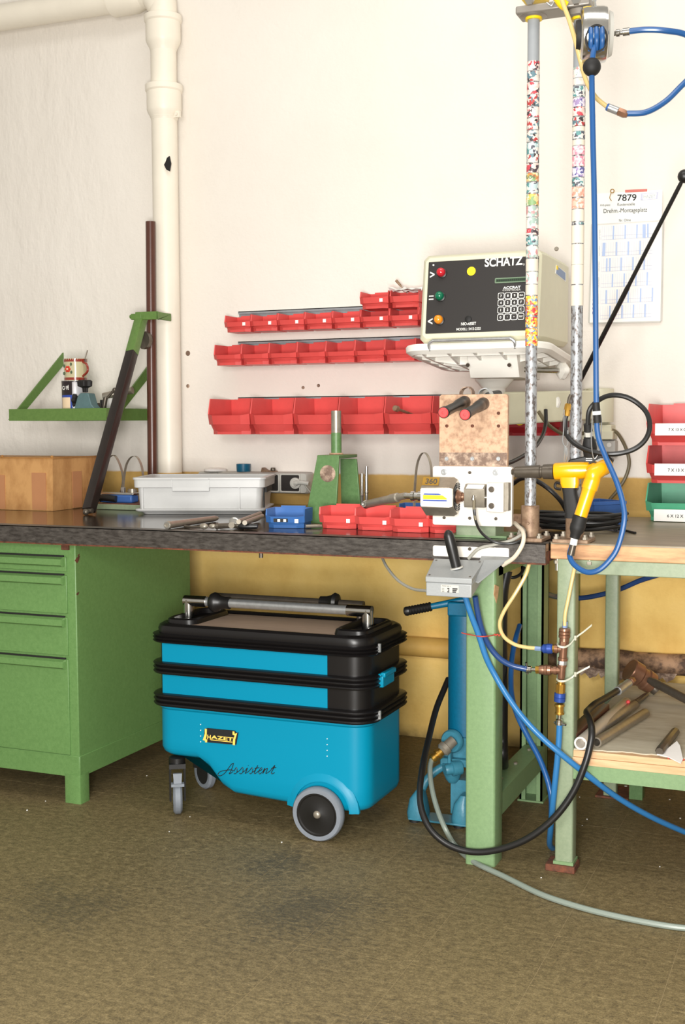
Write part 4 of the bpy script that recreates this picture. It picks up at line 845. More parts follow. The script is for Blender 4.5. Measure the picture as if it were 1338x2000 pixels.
# sensor
ys = yw-.034
p0, p1 = at(906, 958, y=ys), at(946, 992, y=ys); zt_ = at(925, 949, y=ys).z+.004
b = MB(); b.loft([[(x, yy, zz) for yy, zz in ((yw, p1.z), (ys+.004, p1.z), (ys, p1.z+.006), (ys, p0.z+.004), (ys+.014, zt_), (yw, zt_))] for x in (p0.x, p1.x)]); part('sensor_body', b, M['steel'], t, bevel=.0008)
b = MB(); b.hexa([(p0.x+.005, ys-.0006, p0.z+.005), (p1.x-.005, ys-.0006, p0.z+.005), (p1.x-.005, ys+.001, p0.z+.005), (p0.x+.005, ys+.001, p0.z+.005)], [(p0.x+.007, ys+.0128, zt_-.001), (p1.x-.003, ys+.0128, zt_-.001), (p1.x-.003, ys+.0144, zt_-.001), (p0.x+.007, ys+.0144, zt_-.001)]); part('sensor_label', b, M['white'], t, 'white label')
pm = (p0.z+p1.z)/2+.004
b = MB(); b.lathe([(0, .010), (.008, .010), (.009, .0125), (.014, .0125), (.015, .010), (.020, .0115), (.028, .0115)], (p0.x, ys+.018, pm), (-1, 0, 0), 22); part('coupling', b, M['bronze'], t)
b = MB(); b.cyl((p1.x, ys+.018, pm), (p1.x+.01, ys+.018, pm), .008); part('coupling', b, M['chrome'], t)
# hexagonal block
yh = ys+.018; hc = V((0, yh, pm)); hx0, hx1 = at(823, 970, y=yh-.035).x, at(887, 965, y=yh-.03).x
b = MB(); L = []
for x, k in ((hx0, .95), (hx0+.002, 1), (hx1-.010, 1), (hx1, .88)): L.append([(x, yh+.051*k*math.cos(PI/3*i+PI/6), pm+.051*k*math.sin(PI/3*i+PI/6)) for i in range(6)])
b.loft(L); hexo = part('hexagonal_block', b, M['steel'], t, 'hexagonal steel block with white and yellow label')
yl = yh-.051*math.cos(PI/6)-.0006
zz0, zz1 = pm-.0245, pm+.0245
b = MB(); b.loft([[(x, y, z) for x, z in rr(hx0+.001, hx1-.013, zz0+.001, zz1-.001, .004, 3)] for y in (yl, yl+.001)]); part('label_plate', b, M['white'], hexo, 'white label plate')
b = MB(); xa, xb_ = hx0+.008, hx1-.015; b.prism([(xa, yl-.0006, pm-.005), (xb_, yl-.0006, pm-.005), (xb_, yl-.0006, pm-.002), (xb_-.012, yl-.0006, pm+.006), (xa, yl-.0006, pm+.006)], (0, .0006, 0)); part('yellow_stripe', b, M['yellow_dot'], hexo)
b = MB(); b.prism([(xa, yl-.0006, pm+.0065), (xb_-.014, yl-.0006, pm+.0065), (xb_-.022, yl-.0006, pm+.0105), (xa+.004, yl-.0006, pm+.0105)], (0, .0006, 0)); b.box(xa, xb_, yl-.0006, yl, pm-.0095, pm-.0065); part('blue_stripe', b, M['tinblue'], hexo)
ft = V((0, math.cos(PI/6+PI/2+PI/6), 0)); # upper slanted face carries raised figures
ua = V((0, math.cos(PI/6), 0)); fv = V((0, .5, .866)); fo = V((hx0+.004, yh-.051*math.cos(PI/6), pm+.0255)); nn = V((0, -.866, .5))
b = MB(); b.prism([fo+fv*.006+nn*.0004, fo+V((.045, 0, 0))+fv*.006+nn*.0004, fo+V((.045, 0, 0))+fv*.030+nn*.0004, fo+fv*.030+nn*.0004], nn*.001); part('figure_plate', b, M['brass'], hexo, 'tarnished raised number plate')
text('raised_figures', '360', M['darksteel'], hexo, fo+V((.008, 0, 0))+fv*.010+nn*.0018, (1, 0, 0), fv, w=.032, h=.016, fat=.02)
b = MB()
for r0 in (.026, .031, .036): b.lathe([(0, r0-.0014), (.003, r0-.0012), (.003, r0+.0012), (0, r0+.0014)], (hx1-.001, yh, pm), (1, 0, 0), 30)
part('face_ring', b, M['black'], hexo)
b = MB(); b.lathe([(-.004, .020), (.002, .019), (.006, .015), (.014, .0105), (.02, .0105)], (hx1, yh, pm), (1, 0, 0), 26); part('spindle_nose', b, M['bronze'], hexo)
p_ = at(790, 969, y=yh)
b = MB(); b.lathe([(0, .010), (.010, .010), (.011, .013), (.020, .013), (.021, .010), (.03, .0105), (.032, .013), (.040, .013), (.041, .008), (hx0-p_.x, .008)], (hx0, yh, pm), (-1, 0, 0), 22); part('spindle', b, M['chrome'], t)
t = thing('torque_shaft', 'steel shaft with ball end reaching from the hexagonal block over the red bins', 'shaft', tuple(at(714, 986, y=-1.0)))
a_, c_ = at(716, 985, y=-1.02), V((p_.x+.004, yh, at(790, 968, y=yh).z)); d = c_-a_
b = MB(); b.lathe([(0, 0), (0, .009), (.004, .011), (d.length*.6, .0115), (d.length*.64, .013), (d.length*.80, .013), (d.length*.82, .010), (d.length, .009), (d.length, 0)], a_, d, 22); part('shaft', b, M['steel'], t)
b = MB(); b.ball(a_-d.normalized()*.002, .0125, 16); b.lathe([(0, .008), (.013, .008), (.013, .005), (0, .005)], a_+V((0, -.002, 0)), (-.2, -1, .1), 16, close=True); part('ball_end', b, M['chrome'], t)
b = MB(); b.tube(path([(926, 975, ys-.006), (926, 998, ys-.010), (930, 1020, ys-.012)]), .0035, n=10); solo_cable = None
t = thing('sensor_cable', 'olive and black sensor cable looping below the test fixture', 'cable', tuple(at(926, 978, y=ys)))
part('sleeve', b, M['olivecable'], t); p = at(925, 968, y=ys-.004); b = MB(); b.lathe([(0, .0035), (.004, .0035), (.005, .0055), (.012, .0055), (.013, .004)], p, (0, -.1, -1), 14); part('connector', b, M['chrome'], t)
b = MB(); b.tube(path([(926, 995, ys-.012), (930, 1020, ys-.014), (942, 1042, -1.2), (965, 1058, -1.21), (990, 1062, -1.2), (1012, 1058, -1.19), (1027, 1048, -1.17), (1020, 1030, -1.12), (1004, 1024, -1.08)]), .0036, n=10); part('cable', b, M['black'], t)
# grips hung on the plate
for k, (q0, q1, rr_, lab) in enumerate((((866, 806), (912, 783), 1, 'left of two black grips with red end caps hooked over the fixture plate'), ((908, 810), (948, 786), 1, 'right of two black grips with red end caps hooked over the fixture plate'))):
    a_, c_ = at(*q0, y=-1.30), at(*q1, y=-1.075); d = c_-a_; t = thing('hook_grip', lab, 'grip', tuple(a_))
    b = MB(); b.lathe([(0, .006), (0, .0135), (.003, .0148), (.010, .0148), (.012, .0128), (d.length*.55, .0118), (d.length*.6, .0145), (d.length*.72, .0155), (d.length*.76, .0140), (d.length*.80, .0160), (d.length*.9, .0165), (d.length, .013), (d.length, 0)], a_, d, 24); part('grip', b, M['black'], t)
    b = MB(); b.lathe([(-.0012, 0), (-.0012, .003), (-.003, .0035), (-.003, .0105), (-.0005, .0128), (.002, .0128)], a_, d, 24); part('end_cap', b, M['redcap'], t, 'red end cap')
    h0 = c_+V((0, .0, .006)); b = MB(); r0 = .016; b.strap([h0+V((-.006, 0, -.01)), h0+V((-.016, .0, .010)), h0+V((-.010, .0, .026)), h0+V((.006, .0, .030)), h0+V((.016, 0, .018)), h0+V((.016, 0, .0))], .016, .003, (0.2, 1, 0)); part('hook', b, M['zinc'] if k else M['scaled'], t, 'bent flat steel hook')
t = thing('valve_knob', 'dark round handle end showing above the fixture plate next to the grips', 'knob', tuple(at(960, 775, y=-.95)))
a_, c_ = at(950, 774, y=-.98), at(973, 770, y=-.85); b = MB(); b.lathe([(0, 0), (.002, .008), (.02, .011), ((c_-a_).length, .012), ((c_-a_).length, 0)], a_, c_-a_, 18); part('handle', b, M['black'], t)

# ------------------------------------------------------------------ joystick box below the fixture
t = thing('joystick_box', 'grey die-cast control box with a black lever bracketed to the bench edge', 'control box', tuple(at(885, 1130, y=-1.3)))
ya = YF-.0005
p0, p1 = at(846, 1063, y=ya-.004), at(1000, 1091, y=ya-.004)
b = MB(); b.loft([[(x, y, z) for x, z in rr(p0.x, p1.x-.008, p1.z-.001, p0.z-.003, .004, 3)] for y in (ya-.005, ya)]); part('mounting_plate', b, M['alu'], t, 'pale mounting plate')
q0 = at(947, 1095, y=-1.19); q1 = at(998, 1092, y=-1.19); q2 = at(950, 1133, y=-1.25)
b = MB(); b.prism([(q1.x, ya-.006, p1.z+.004), (q0.x-.01, ya-.006, p1.z+.004), (q0.x-.005, -1.30, q2.z+.005), (q0.x+.012, -1.29, q2.z-.004)], (.0, .004, -.0)); part('bracket', b, M['boxgrey'], t)
for px in (862, 967): bolt(px, 1077, ya-.005, .0075, 'alu', True)
bolt(918, 1072, ya-.005, .0045, 'darksteel')
yF, yK = -1.335, -1.205
fl_, fr_ = at(832, 1127, y=yF), at(921, 1130, y=yF); bl, br = at(848, 1090, y=yK), at(945, 1095, y=yK); zl = at(835, 1164, y=yF).z; zlk = bl.z-.048
zf_ = (fl_.z+fr_.z)/2; zk_ = (bl.z+br.z)/2
def slab(o, t0, t1): return [[(fl_.x+o, yF+o, zf_-t0), (fr_.x-o, yF+o, zf_-t0), (br.x-o, yK-o, zk_-t0), (bl.x+o, yK-o, zk_-t0)], [(fl_.x+o, yF+o, zf_-t1), (fr_.x-o, yF+o, zf_-t1), (br.x-o, yK-o, zk_-t1), (bl.x+o, yK-o, zk_-t1)]]
Hb = zf_-zl
b = MB(); b.loft(slab(.0, .014, Hb)); part('box_body', b, M['boxgrey'], t, bevel=.003, seg=3)
b = MB(); b.loft(slab(-.001, 0, .0132)); part('box_lid', b, M['boxgrey'], t, bevel=.002, seg=3)
nl = (V((0, yK, zk_))-V((0, yF, zf_))).normalized(); nup = V((0, -nl.z, nl.y))
for sx, sy in ((.06, .10), (.94, .10), (.06, .9), (.94, .9)):
    p = V((fl_.x, yF, zf_)).lerp(V((fr_.x, yF, zf_)), sx).lerp(V((bl.x, yK, zk_)).lerp(V((br.x, yK, zk_)), sx), sy); b = MB(); b.lathe([(0, .003), (.001, .003), (.001, 0)], p, nup, 10); part('screw', b, M['darksteel'], t)
lb = V((fl_.x, yF, zf_)).lerp(V((br.x, yK, zk_)), .50)+V((.004, 0, 0)); p1_ = at(876, 1035, y=lb.y-.002); p1_.y = lb.y-.01
d = p1_-lb; b = MB(); b.lathe([(0, .017), (.003, .017), (.004, .013)], lb, d, 22); part('lever_collar', b, M['greyp'], t)
b = MB(); b.lathe([(.002, 0), (.002, .0125), (d.length*.55, .0138), (d.length*.86, .0130), (d.length*.95, .0098), (d.length, .004), (d.length+.001, 0)], lb, d, 24); part('lever', b, M['black'], t, 'black rounded lever')
a_, c_ = at(861, 1142, y=yF-.0006), at(896, 1158, y=yF-.0006); b = MB(); b.box(a_.x, c_.x, yF-.0008, yF, c_.z, a_.z); part('type_label', b, M['greyp'], t, 'small printed type label')
for k in range(3):
    z = a_.z-.006-(a_.z-c_.z-.006)/3*k; b = MB(); b.box(a_.x+.017+.002*(k % 2), a_.x+.022, yF-.0012, yF, z-.004, z-.001); b.box(a_.x+.030, a_.x+.043-.002*k, yF-.0012, yF, z-.004, z-.001); b.box(a_.x+.003, a_.x+.009, yF-.0012, yF, z-.003, z-.002); part('label_print', b, M['print'], t)
text('label_lettering', 'MAX 40 V', M['print'], t, (a_.x+.004, yF-.0012, a_.z-.004), (1, 0, 0), (0, 0, 1), w=.022, h=.0028)
def hose(name, pts, r, m, label, cat='hose', n=10, sm=8, group=None):
    b = MB(); b.tube(path(pts), r, n=n, sm=sm); return solo(name, b, M[m], label, cat, group)
hose('grey_cable', [(915, 1091, -1.21), (935, 1072, -1.215), (965, 1064, -1.2), (1000, 1055, -1.19), (1024, 1038, -1.16), (1010, 1024, -1.08)], .0042, 'cable', 'grey cable curving from the joystick box up over the bench edge', 'cable')
hose('pale_cable', [(982, 1104, -1.20), (1005, 1088, -1.215), (1021, 1062, -1.215), (1022, 1040, -1.19), (1012, 1028, -1.14), (1006, 1022, -1.08)], .0055, 'oldcable', 'thick pale cable bending down over the bench edge beside the fixture', 'cable')
hose('grey_cable', [(746, 1088, -1.08), (756, 1108, -1.12), (778, 1134, -1.18), (806, 1150, -1.24), (834, 1154, -1.30)], .0038, 'cable', 'thin grey cable drooping from under the bench to the joystick box', 'cable')

# ------------------------------------------------------------------ the two poles
t = thing('pole_frame', 'pair of steel poles covered in stickers, clamped together at the top', 'pole frame', (.59, -1.08, ZB))
px_l = V((.543, -1.10, 0)); px_r = V((.659, -1.10, 0)); RP = .0148
ztop = 2.165
for k, c in enumerate((px_l, px_r)):
    zsplit = at((1036, 1125)[k], (118, 130)[k], y=-1.1-RP).z
    pz_ = at((1036, 1125)[k], (676, 600)[k], y=-1.1-RP).z
    b = MB(); b.lathe([(0, RP), (zsplit-.05-ZB-.0, RP)], (c.x, c.y, ZB+.003), n=26); po = part('pole', b, M['poleworn'], t, ('worn left pole', 'worn right pole')[k])
    b = MB(); b.lathe([(0, 0), (0, RP+.0003), (ztop-zsplit+.05, RP+.0003), (ztop-zsplit+.05, 0)], (c.x, c.y, zsplit-.05), n=26); part('pole_top', b, M['polegrey'], t, 'grey painted upper end of the pole')
    b = MB(); b.lathe([(0, RP), (0, .0235), (.078, .0235), (.080, .0215), (.080, RP)], (c.x, c.y, ZB+.010), n=26); b.lathe([(0, 0), (0, .004), (.002, .003), (.002, 0)], (c.x, c.y-.0235, ZB+.045), (0, -1, 0), 10); part('pole_socket', b, M['polerust'], t)
    b = MB(); b.box(c.x-.045, c.x+.045, c.y-.06, c.y+.04, ZB, ZB+.010); part('base_plate', b, M['polerust'], t, bevel=.002)
    for sx, sy in ((-.036, -.05), (.036, -.05), (.036, .03), (-.036, .03)):
        b = MB(); b.lathe([(0, .008), (.006, .008), (.006, .005), (.012, .005), (.012, 0)], (c.x+sx, c.y+sy, ZB+.010), n=6); part('bolt', b, M['steel'], t)
    edges = [118, 138, 160, 184, 208, 230, 254, 278, 300, 318, 337, 356, 378, 402, 424, 446, 460, 480, 505, 530, 555, 577, 597, 618, 640, 676] if k == 0 else [130, 152, 168, 190, 208, 228, 246, 256, 272, 284, 304, 326, 346, 364, 386, 408, 434, 439, 476, 516, 556, 598]
    kinds = [1, 0, 1, 0, 1, 0, 0, 2, 0, 1, 3, 2, 3, 4, 4, 1, 2, 4, 9, 4, 9, 5, 5, 5, 5, 10] if k == 0 else [4, 1, 2, 7, 1, 0, 9, 2, 9, 6, 6, 7, 2, 8, 8, 9, 2, 9, 9, 9, 9, 9]
    for i in range(len(edges)-1):
        zA = at((1036, 1125)[k], edges[i], y=-1.1-RP).z; zB = at((1036, 1125)[k], edges[i+1], y=-1.1-RP).z
        rj = random.uniform(.0004, .0008); a0 = PI*random.uniform(.92, 1.0); a1 = PI*random.uniform(2.0, 2.1)
        o = part('sticker', wrapc(c.x, c.y, RP+rj-.0004, zB+random.uniform(0, .003), zA-.0008, a0-.25, a1, 16), ST[kinds[i]], po)
    if k == 0:
        p = at(1036, 349, y=-1.1-RP-.0016); text('sticker_lettering', 'UCHI', M['leaf'], po, p+V((-.011, 0, 0)), (1, 0, 0), (0, 0, 1), w=.022, h=.009, fat=.02)
    zc = at((1036, 1125)[k], 12, y=-1.1).z
    b = MB(); b.lathe([(-.030, .030), (-.028, .033), (-.015, .033), (-.012, .030), (-.012, RP)], (c.x, c.y, zc), n=26); part('collar', b, M['clampgrey'], t)
    b = MB(); b.lathe([(-.036, RP), (-.036, .021), (-.028, .021)], (c.x, c.y, zc), n=26); part('yellow_ring', b, M['yellow2'], t)
    b = MB(); b.lathe([(0, 0), (0, .012), (.009, .0115), (.009, 0)], (c.x-.001, -1.136, zc+.001), (0, -1, 0), 6); part('bolt', b, M['chrome'], t)
    b = MB(); b.box(c.x-.028, c.x+.034, -1.13, -1.07, zc+.009, zc+.05); part('yellow_clamp', b, M['yellow2'], t, bevel=.006)
b = MB(); b.box(px_l.x-.038, px_r.x+.032, -1.136, -1.066, zc-.012, zc+.008); part('crossbar', b, M['clampgrey'], t, bevel=.004)
p = at(1090, 10, y=-1.14); b = MB(); b.tube([(p.x-.01, -1.145, zc+.03), (p.x+.0, -1.15, zc+.012), (p.x+.012, -1.15, zc-.006), (p.x+.02, -1.145, zc-.012)], [.014, .013]+[.012]*30, n=12); part('yellow_tab', b, M['yellow2'], t)
p = at(1077, 4, y=-1.15); b = MB(); b.tube([p+V((-.012, 0, .0)), p+V((0, 0, -.008)), p+V((.012, 0, .012))], .0018, n=6); part('wire_tie', b, M['zinc'], t)

# ------------------------------------------------------------------ hose reel hanging at the top, with its hose
t = thing('hose_reel', 'polished hose reel balancer hanging from a chain at the top of the poles', 'hose reel', tuple(at(1163, 66, y=-1.15)))
rc0 = at(1160, 68, y=-1.15); dr = V((-.28, .96, 0)).normalized(); sd = V((dr.y, -dr.x, 0))       # the drum faces along sd, its rim faces the viewer
r_ = .066; zr = rc0.z
b = MB(); hw = .033
prof = [(-hw, .030), (-hw, r_*.86), (-hw*.86, r_*.97), (-hw*.6, r_), (hw*.6, r_), (hw*.86, r_*.97), (hw, r_*.86), (hw, .030)]
b.lathe([(tt, r) for tt, r in prof], rc0, sd, 44, close=True); part('drum', b, M['chrome'], t, 'polished metal drum')
b = MB(); b.lathe([(-hw-.010, 0), (-hw-.010, .034), (-hw-.004, .036), (-hw, .036)], rc0, sd, 30); part('side_cap', b, M['blackm'], t)
b = MB(); b.lathe([(hw, .055), (hw+.010, .05), (hw+.010, 0)], rc0, sd, 30); part('back_cap', b, M['greyp'], t)
fo = rc0-dr*(r_-.008)+V((0, 0, -.030)); b = MB(); L = []
for o, q in ((-.006, 1.0), (-.012, .98), (-.012, .84), (.004, .80)):
    L.append([fo+dr*o+sd*(.027*q*math.cos(2*PI*i/28)*1.0)+V((0, 0, .034*q*math.sin(2*PI*i/28))) for i in range(28)])
b.loft(L, cap0=False); part('outlet_frame', b, M['black'], t)
for i in range(3):
    b = MB(); x = (-.013+.013*i); b.tube([fo-dr*.004+sd*x+V((0, 0, -.026)), fo-dr*.016+sd*x+V((0, 0, 0)), fo-dr*.006+sd*x+V((0, 0, .026))], .0062, n=10); part('wound_hose', b, M['bluehose'], t)
b = MB(); tp = rc0+V((0, 0, r_)); b.tube([tp+V((-.0, -.0, -.035))-dr*.050, tp-dr*.03+V((0, 0, -.008)), tp+V((0, 0, .02)), tp+V((0, 0, .05))], .003, n=8); b.tube([tp+V((0, 0, .012+.03*0))+V((.006*math.cos(q), 0, .012+.012*math.sin(q))) for q in [2*PI*i/12 for i in range(12)]], .0022, n=6, sm=0, closed=True); b.tube([tp+V((0, 0, .034))+V((0, .006*math.cos(q), .010*math.sin(q))) for q in [2*PI*i/12 for i in range(12)]], .0022, n=6, sm=0, closed=True); part('hanging_chain', b, M['zinc'], t)
b = MB(); pp = at(1140, 72, y=-1.15); b.tube([pp+V((0, 0, .045)), pp+V((-.004, 0, .02)), pp+V((-.004, 0, -.02)), pp+V((0, 0, -.040))], .004, n=8); b.tube([pp+V((.006, 0, -.035)), pp+V((.010, 0, -.050)), pp+V((.018, 0, -.040))], .0022, n=6); part('side_lever', b, M['black'], t)
pe = at(1196, 66, y=-1.12); b = MB(); b.lathe([(-.012, .005), (0, .006), (.008, .006), (.010, .009), (.018, .009), (.020, .006), (.024, .006), (.026, .0095), (.042, .0095), (.043, .006), (.05, .006)], pe, at(1232, 61, y=-1.12)-pe, 16); part('swivel_fitting', b, M['chrome'], t)
p_b = at(1156, 131, y=-1.225); b = MB(); b.ball(p_b, .0215, 24); solo('stop_ball', b, M['blackm'], 'dark rubber stop ball on the blue hose right under the reel', 'ball')
hose('blue_hose', [(1161, 90, -1.215), (1157, 118, -1.225), (1156, 150, -1.225), (1158, 260, -1.225), (1161, 400, -1.225), (1163, 560, -1.22), (1164, 700, -1.215), (1165, 800, -1.21), (1168, 850, -1.21), (1182, 890, -1.21), (1204, 940, -1.215), (1217, 985, -1.22), (1219, 1020, -1.225), (1207, 1068, -1.23), (1190, 1095, -1.235), (1168, 1114, -1.24), (1145, 1117, -1.24), (1122, 1103, -1.235), (1113, 1085, -1.225), (1117, 1066, -1.215)], .0068, 'bluehose', 'blue air hose hanging from the reel and looping up to the yellow straight tool')
t = thing('hose_coupling', 'dark hose coupling with a white collar halfway down the hanging blue hose', 'coupling', tuple(at(1165, 810, y=-1.21)))
a_, c_ = at(1164, 786, y=-1.214), at(1167, 826, y=-1.211); d = c_-a_; b = MB(); b.lathe([(0, .007), (.001, .0088), (d.length, .0094), (d.length, .007)], a_, d, 18, close=True); part('sleeve', b, M['blackm'], t)
b = MB(); b.lathe([(d.length*.42, .0088), (d.length*.42, .0108), (d.length*.60, .0108), (d.length*.60, .0088)], a_, d, 18, close=True); part('collar', b, M['white'], t, 'white collar')
hose('blue_hose', [(1230, 61, -1.12), (1262, 58, -1.12), (1300, 60, -1.11), (1345, 70, -1.08), (1400, 110, -1.05), (1372, 130, -1.05), (1334, 165, -1.06), (1300, 198, -1.08), (1262, 219, -1.10), (1222, 222, -1.11)], .0072, 'bluehose', 'blue air hose curving out of the picture at the upper right')
t = thing('hose_coupling', 'zinc and bronze hose coupling joining blue hose to amber tube at the upper right', 'coupling', tuple(at(1205, 217, y=-1.11)))
a_, c_ = at(1184, 208, y=-1.115), at(1226, 225, y=-1.11); d = c_-a_; L_ = d.length
b = MB(); b.lathe([(L_*.12, .005), (L_*.12, .0095), (L_*.55, .0095), (L_*.55, .005)], a_, d, 18, close=True); part('barrel', b, M['zinc'], t)
b = MB(); b.lathe([(0, .004), (.002, .0085), (L_*.12, .0095), (L_*.12, .004)], a_, d, 18, close=True); part('blue_tip', b, M['blue_dk'], t)
b = MB(); b.lathe([(L_*.57, .006), (L_*.57, .0105), (L_*.85, .0105), (L_, .007)], a_, d, 6); part('hex_nut', b, M['bronze'], t)
hose('amber_tube', [(1094, -12, -1.17), (1101, 10, -1.17), (1112, 40, -1.17), (1124, 80, -1.165), (1134, 120, -1.155), (1146, 160, -1.14), (1164, 190, -1.125), (1185, 208, -1.116)], .0056, 'beigehose', 'amber air tube running down from the yellow clamps to the coupling', 'tube')

# ------------------------------------------------------------------ yellow air tools
t = thing('pistol_nutrunner', 'yellow pistol-shaped nutrunner with a black grip hanging in front of the left pole', 'air tool', tuple(at(1100, 920, y=-1.165)))
yA = -1.165
a_, c_ = at(1004, 922, y=yA), at(1082, 921, y=yA); d = c_-a_; L_ = d.length
b = MB(); b.lathe([(-.006, 0), (-.006, .007), (0, .009), (.004, .014), (L_*.5, .0165), (L_*.66, .017), (L_*.68, .0145), (L_*.72, .0145), (L_*.74, .018), (L_, .0195), (L_, 0)], a_, d, 26); part('nose', b, M['darksteel'], t, 'dark steel nose with socket')
e_ = at(1150, 918, y=yA+.01); d = e_-c_; L_ = d.length
b = MB(); b.lathe([(0, 0), (0, .019), (.004, .0215), (L_*.5, .0220), (L_*.8, .0215), (L_, .020), (L_+.004, .015), (L_+.004, 0)], c_, d, 28); part('motor_housing', b, M['yellow'], t, 'yellow motor housing')
g0 = at(1112, 935, y=yA); b = MB(); b.loft([[g0+V((x, y, z)) for x, y in rr(-.022*s_+o, .024*s_+o, -.015, .015, .008, 3)] for z, s_, o in ((.004, 1.0, 0), (-.012, 1.0, .001), (-.022, .86, .002))]); part('grip_neck', b, M['yellow'], t)
g1 = at(1112, 952, y=yA); g2 = at(1121, 1012, y=yA); b = MB(); dd = g2-g1
b.loft([[g1+dd*f+V((x*s_, y, 0)) for x, y in rr(-.019, .019, -.014, .014, .009, 3)] for f, s_ in ((0, .95), (.2, .9), (.5, 1.0), (.85, 1.02), (.95, 1.15), (1.0, 1.1))]); part('grip', b, M['blackm'], t, 'black moulded grip')
k0 = at(1094, 948, y=yA); b = MB(); b.tube([k0+V((.004, 0, .004)), k0+V((-.010, 0, .006)), k0+V((-.012, 0, -.006)), k0+V((.002, 0, -.010))], .0035, n=8); part('trigger', b, M['black'], t)
a_ = at(1075, 886, y=yA+.03); c_ = at(1150, 897, y=yA+.03)
t = thing('tool_bracket', 'black flat tool bracket lying over the yellow nutrunner', 'bracket', tuple(a_))
P = [at(x, y, y=yA+.03) for x, y in ((1109, 908), (1110, 898), (1146, 890), (1186, 887), (1197, 897), (1190, 912), (1160, 908))]; b = MB(); b.prism(P, (0, .03, 0)); part('plate', b, M['black'], t, bevel=.003)
b = MB(); pq = at(1146, 897, y=yA+.029)
for k in range(3): b.box(pq.x-.002, pq.x+.014, pq.y-.001, pq.y+.002, pq.z-.004+.005*k, pq.z-.0015+.005*k)
part('vent_slot', b, M['white'], t)
t = thing('straight_nutrunner', 'yellow angled nutrunner whose straight handle hangs down towards the blue hose loop', 'air tool', tuple(at(1150, 940, y=-1.215)))
yB = -1.215
j = at(1157, 938, y=yB); h1 = at(1134, 1008, y=yB-.01); d = h1-j; L_ = d.length
b = MB(); b.tube([at(1180, 912, y=yB+.03), at(1170, 918, y=yB+.012), at(1160, 926, y=yB), j, j+d*.25], .0195, n=24); b.lathe([(L_*.15, .0195), (L_*.3, .0168), (L_*.6, .0162), (L_*.92, .0160), (L_, .0160), (L_, 0)], j, d, 26); part('handle_housing', b, M['yellow'], t, 'yellow bent housing')
h_0, h_1 = at(1150, 925, y=yB-.004), at(1187, 908, y=yB+.05); d2 = h_1-h_0; b = MB(); b.lathe([(.012, 0), (.012, .0195), (d2.length*.8, .0215), (d2.length, .018), (d2.length, 0)], h_0, d2, 24); part('head', b, M['yellow'], t)
b = MB(); b.lathe([(.022, .0195), (.022, .0215), (.027, .0215), (.027, .0195)], h_0, d2, 24, close=True); part('joint_ring', b, M['darksteel'], t)
q = h_0+d2*.62; up_ = V((0, -.5, .86)); b = MB(); e1 = d2.normalized(); e2 = e1.cross(up_).normalized(); nn = e2.cross(e1).normalized(); nn = nn if nn.z > 0 else -nn
o_ = q+nn*.0205; b.prism([o_-e1*.010-e2*.008, o_+e1*.010-e2*.008, o_+e1*.010+e2*.008, o_-e1*.010+e2*.008], nn*.001); part('type_label', b, M['greyp'], t)
e_ = at(1122, 1052, y=yB-.012); d3 = e_-h1; L_ = d3.length
b = MB(); b.lathe([(0, .0165), (.002, .0185), (L_*.35, .0175), (L_*.40, .019), (L_*.62, .018), (L_*.8, .013), (L_*.98, .012), (L_, .008), (L_, 0), (0, 0)], h1, d3, 24); part('throttle_sleeve', b, M['blackm'], t, 'black throttle sleeve')
b = MB(); f_ = at(1119, 1068, y=yB-.012); d4 = f_-e_; b.lathe([(-.002, 0), (-.002, .009), (d4.length*.75, .009), (d4.length*.75, 0)], e_, d4, 18); part('white_collar', b, M['white'], t, 'white collar')
b = MB(); f2 = at(1115, 1084, y=yB-.012); d5 = f2-f_; b.lathe([(-.006, 0), (-.006, .0078), (d5.length, .0088), (d5.length, 0)], f_, d5, 18); part('hose_end', b, M['darksteel'], t)
hose('black_hose', [(1110, 800, -1.145), (1104, 820, -1.145), (1106, 846, -1.15), (1122, 866, -1.16), (1150, 880, -1.175), (1192, 887, -1.18), (1232, 880, -1.17), (1258, 862, -1.16), (1269, 836, -1.15), (1264, 808, -1.14), (1246, 788, -1.135), (1222, 775, -1.14), (1195, 772, -1.15), (1172, 780, -1.165), (1152, 800, -1.175), (1148, 830, -1.17)], .0062, 'black', 'black air hose making a wide loop around the right pole and blue hose')
t = thing('hose_coupling', 'brass end fitting of the black hose loop beside the right pole', 'coupling', tuple(at(1108, 798, y=-1.145)))
a_, c_ = at(1110, 788, y=-1.145), at(1106, 812, y=-1.145); d = c_-a_; b = MB(); b.lathe([(0, 0), (0, .006), (.004, .0085), (d.length, .0085), (d.length, 0)], a_, d, 8); part('ferrule', b, M['brass'], t)
b = MB(); b.tube([a_, a_+V((.002, 0, .012)), a_+V((.006, 0, .022))], .004, n=8); part('nipple', b, M['darksteel'], t)
t = thing('tool_hanger', 'thin wire loop with hook holding the yellow nutrunner beside the right pole', 'hanger', tuple(at(1103, 870, y=-1.155)))
b = MB(); b.tube(path([(1102, 800, -1.155), (1101, 840, -1.155), (1099, 862, -1.155), (1104, 872, -1.155), (1109, 866, -1.155), (1109, 840, -1.155)]), .0015, n=6); b.tube(path([(1104, 872, -1.155), (1103, 885, -1.155), (1101, 905, -1.15)]), .0025, n=6); b.tube(path([(1106, 874, -1.155), (1107, 890, -1.155), (1103, 907, -1.15)]), .0025, n=6); part('wire', b, M['zinc'], t)
t = thing('cable_gland', 'black rubber gland and plug hanging between right pole and blue hose', 'plug', tuple(at(1152, 870, y=-1.13)))
a_, c_ = at(1148, 828, y=-1.168), at(1153, 890, y=-1.14); d = c_-a_; L_ = d.length; b = MB(); b.lathe([(0, 0), (0, .010), (L_*.22, .011), (L_*.24, .009), (L_*.40, .009), (L_*.42, .012), (L_*.62, .017), (L_*.75, .018), (L_, .016), (L_, 0)], a_, d, 20); part('gland', b, M['blackm'], t)
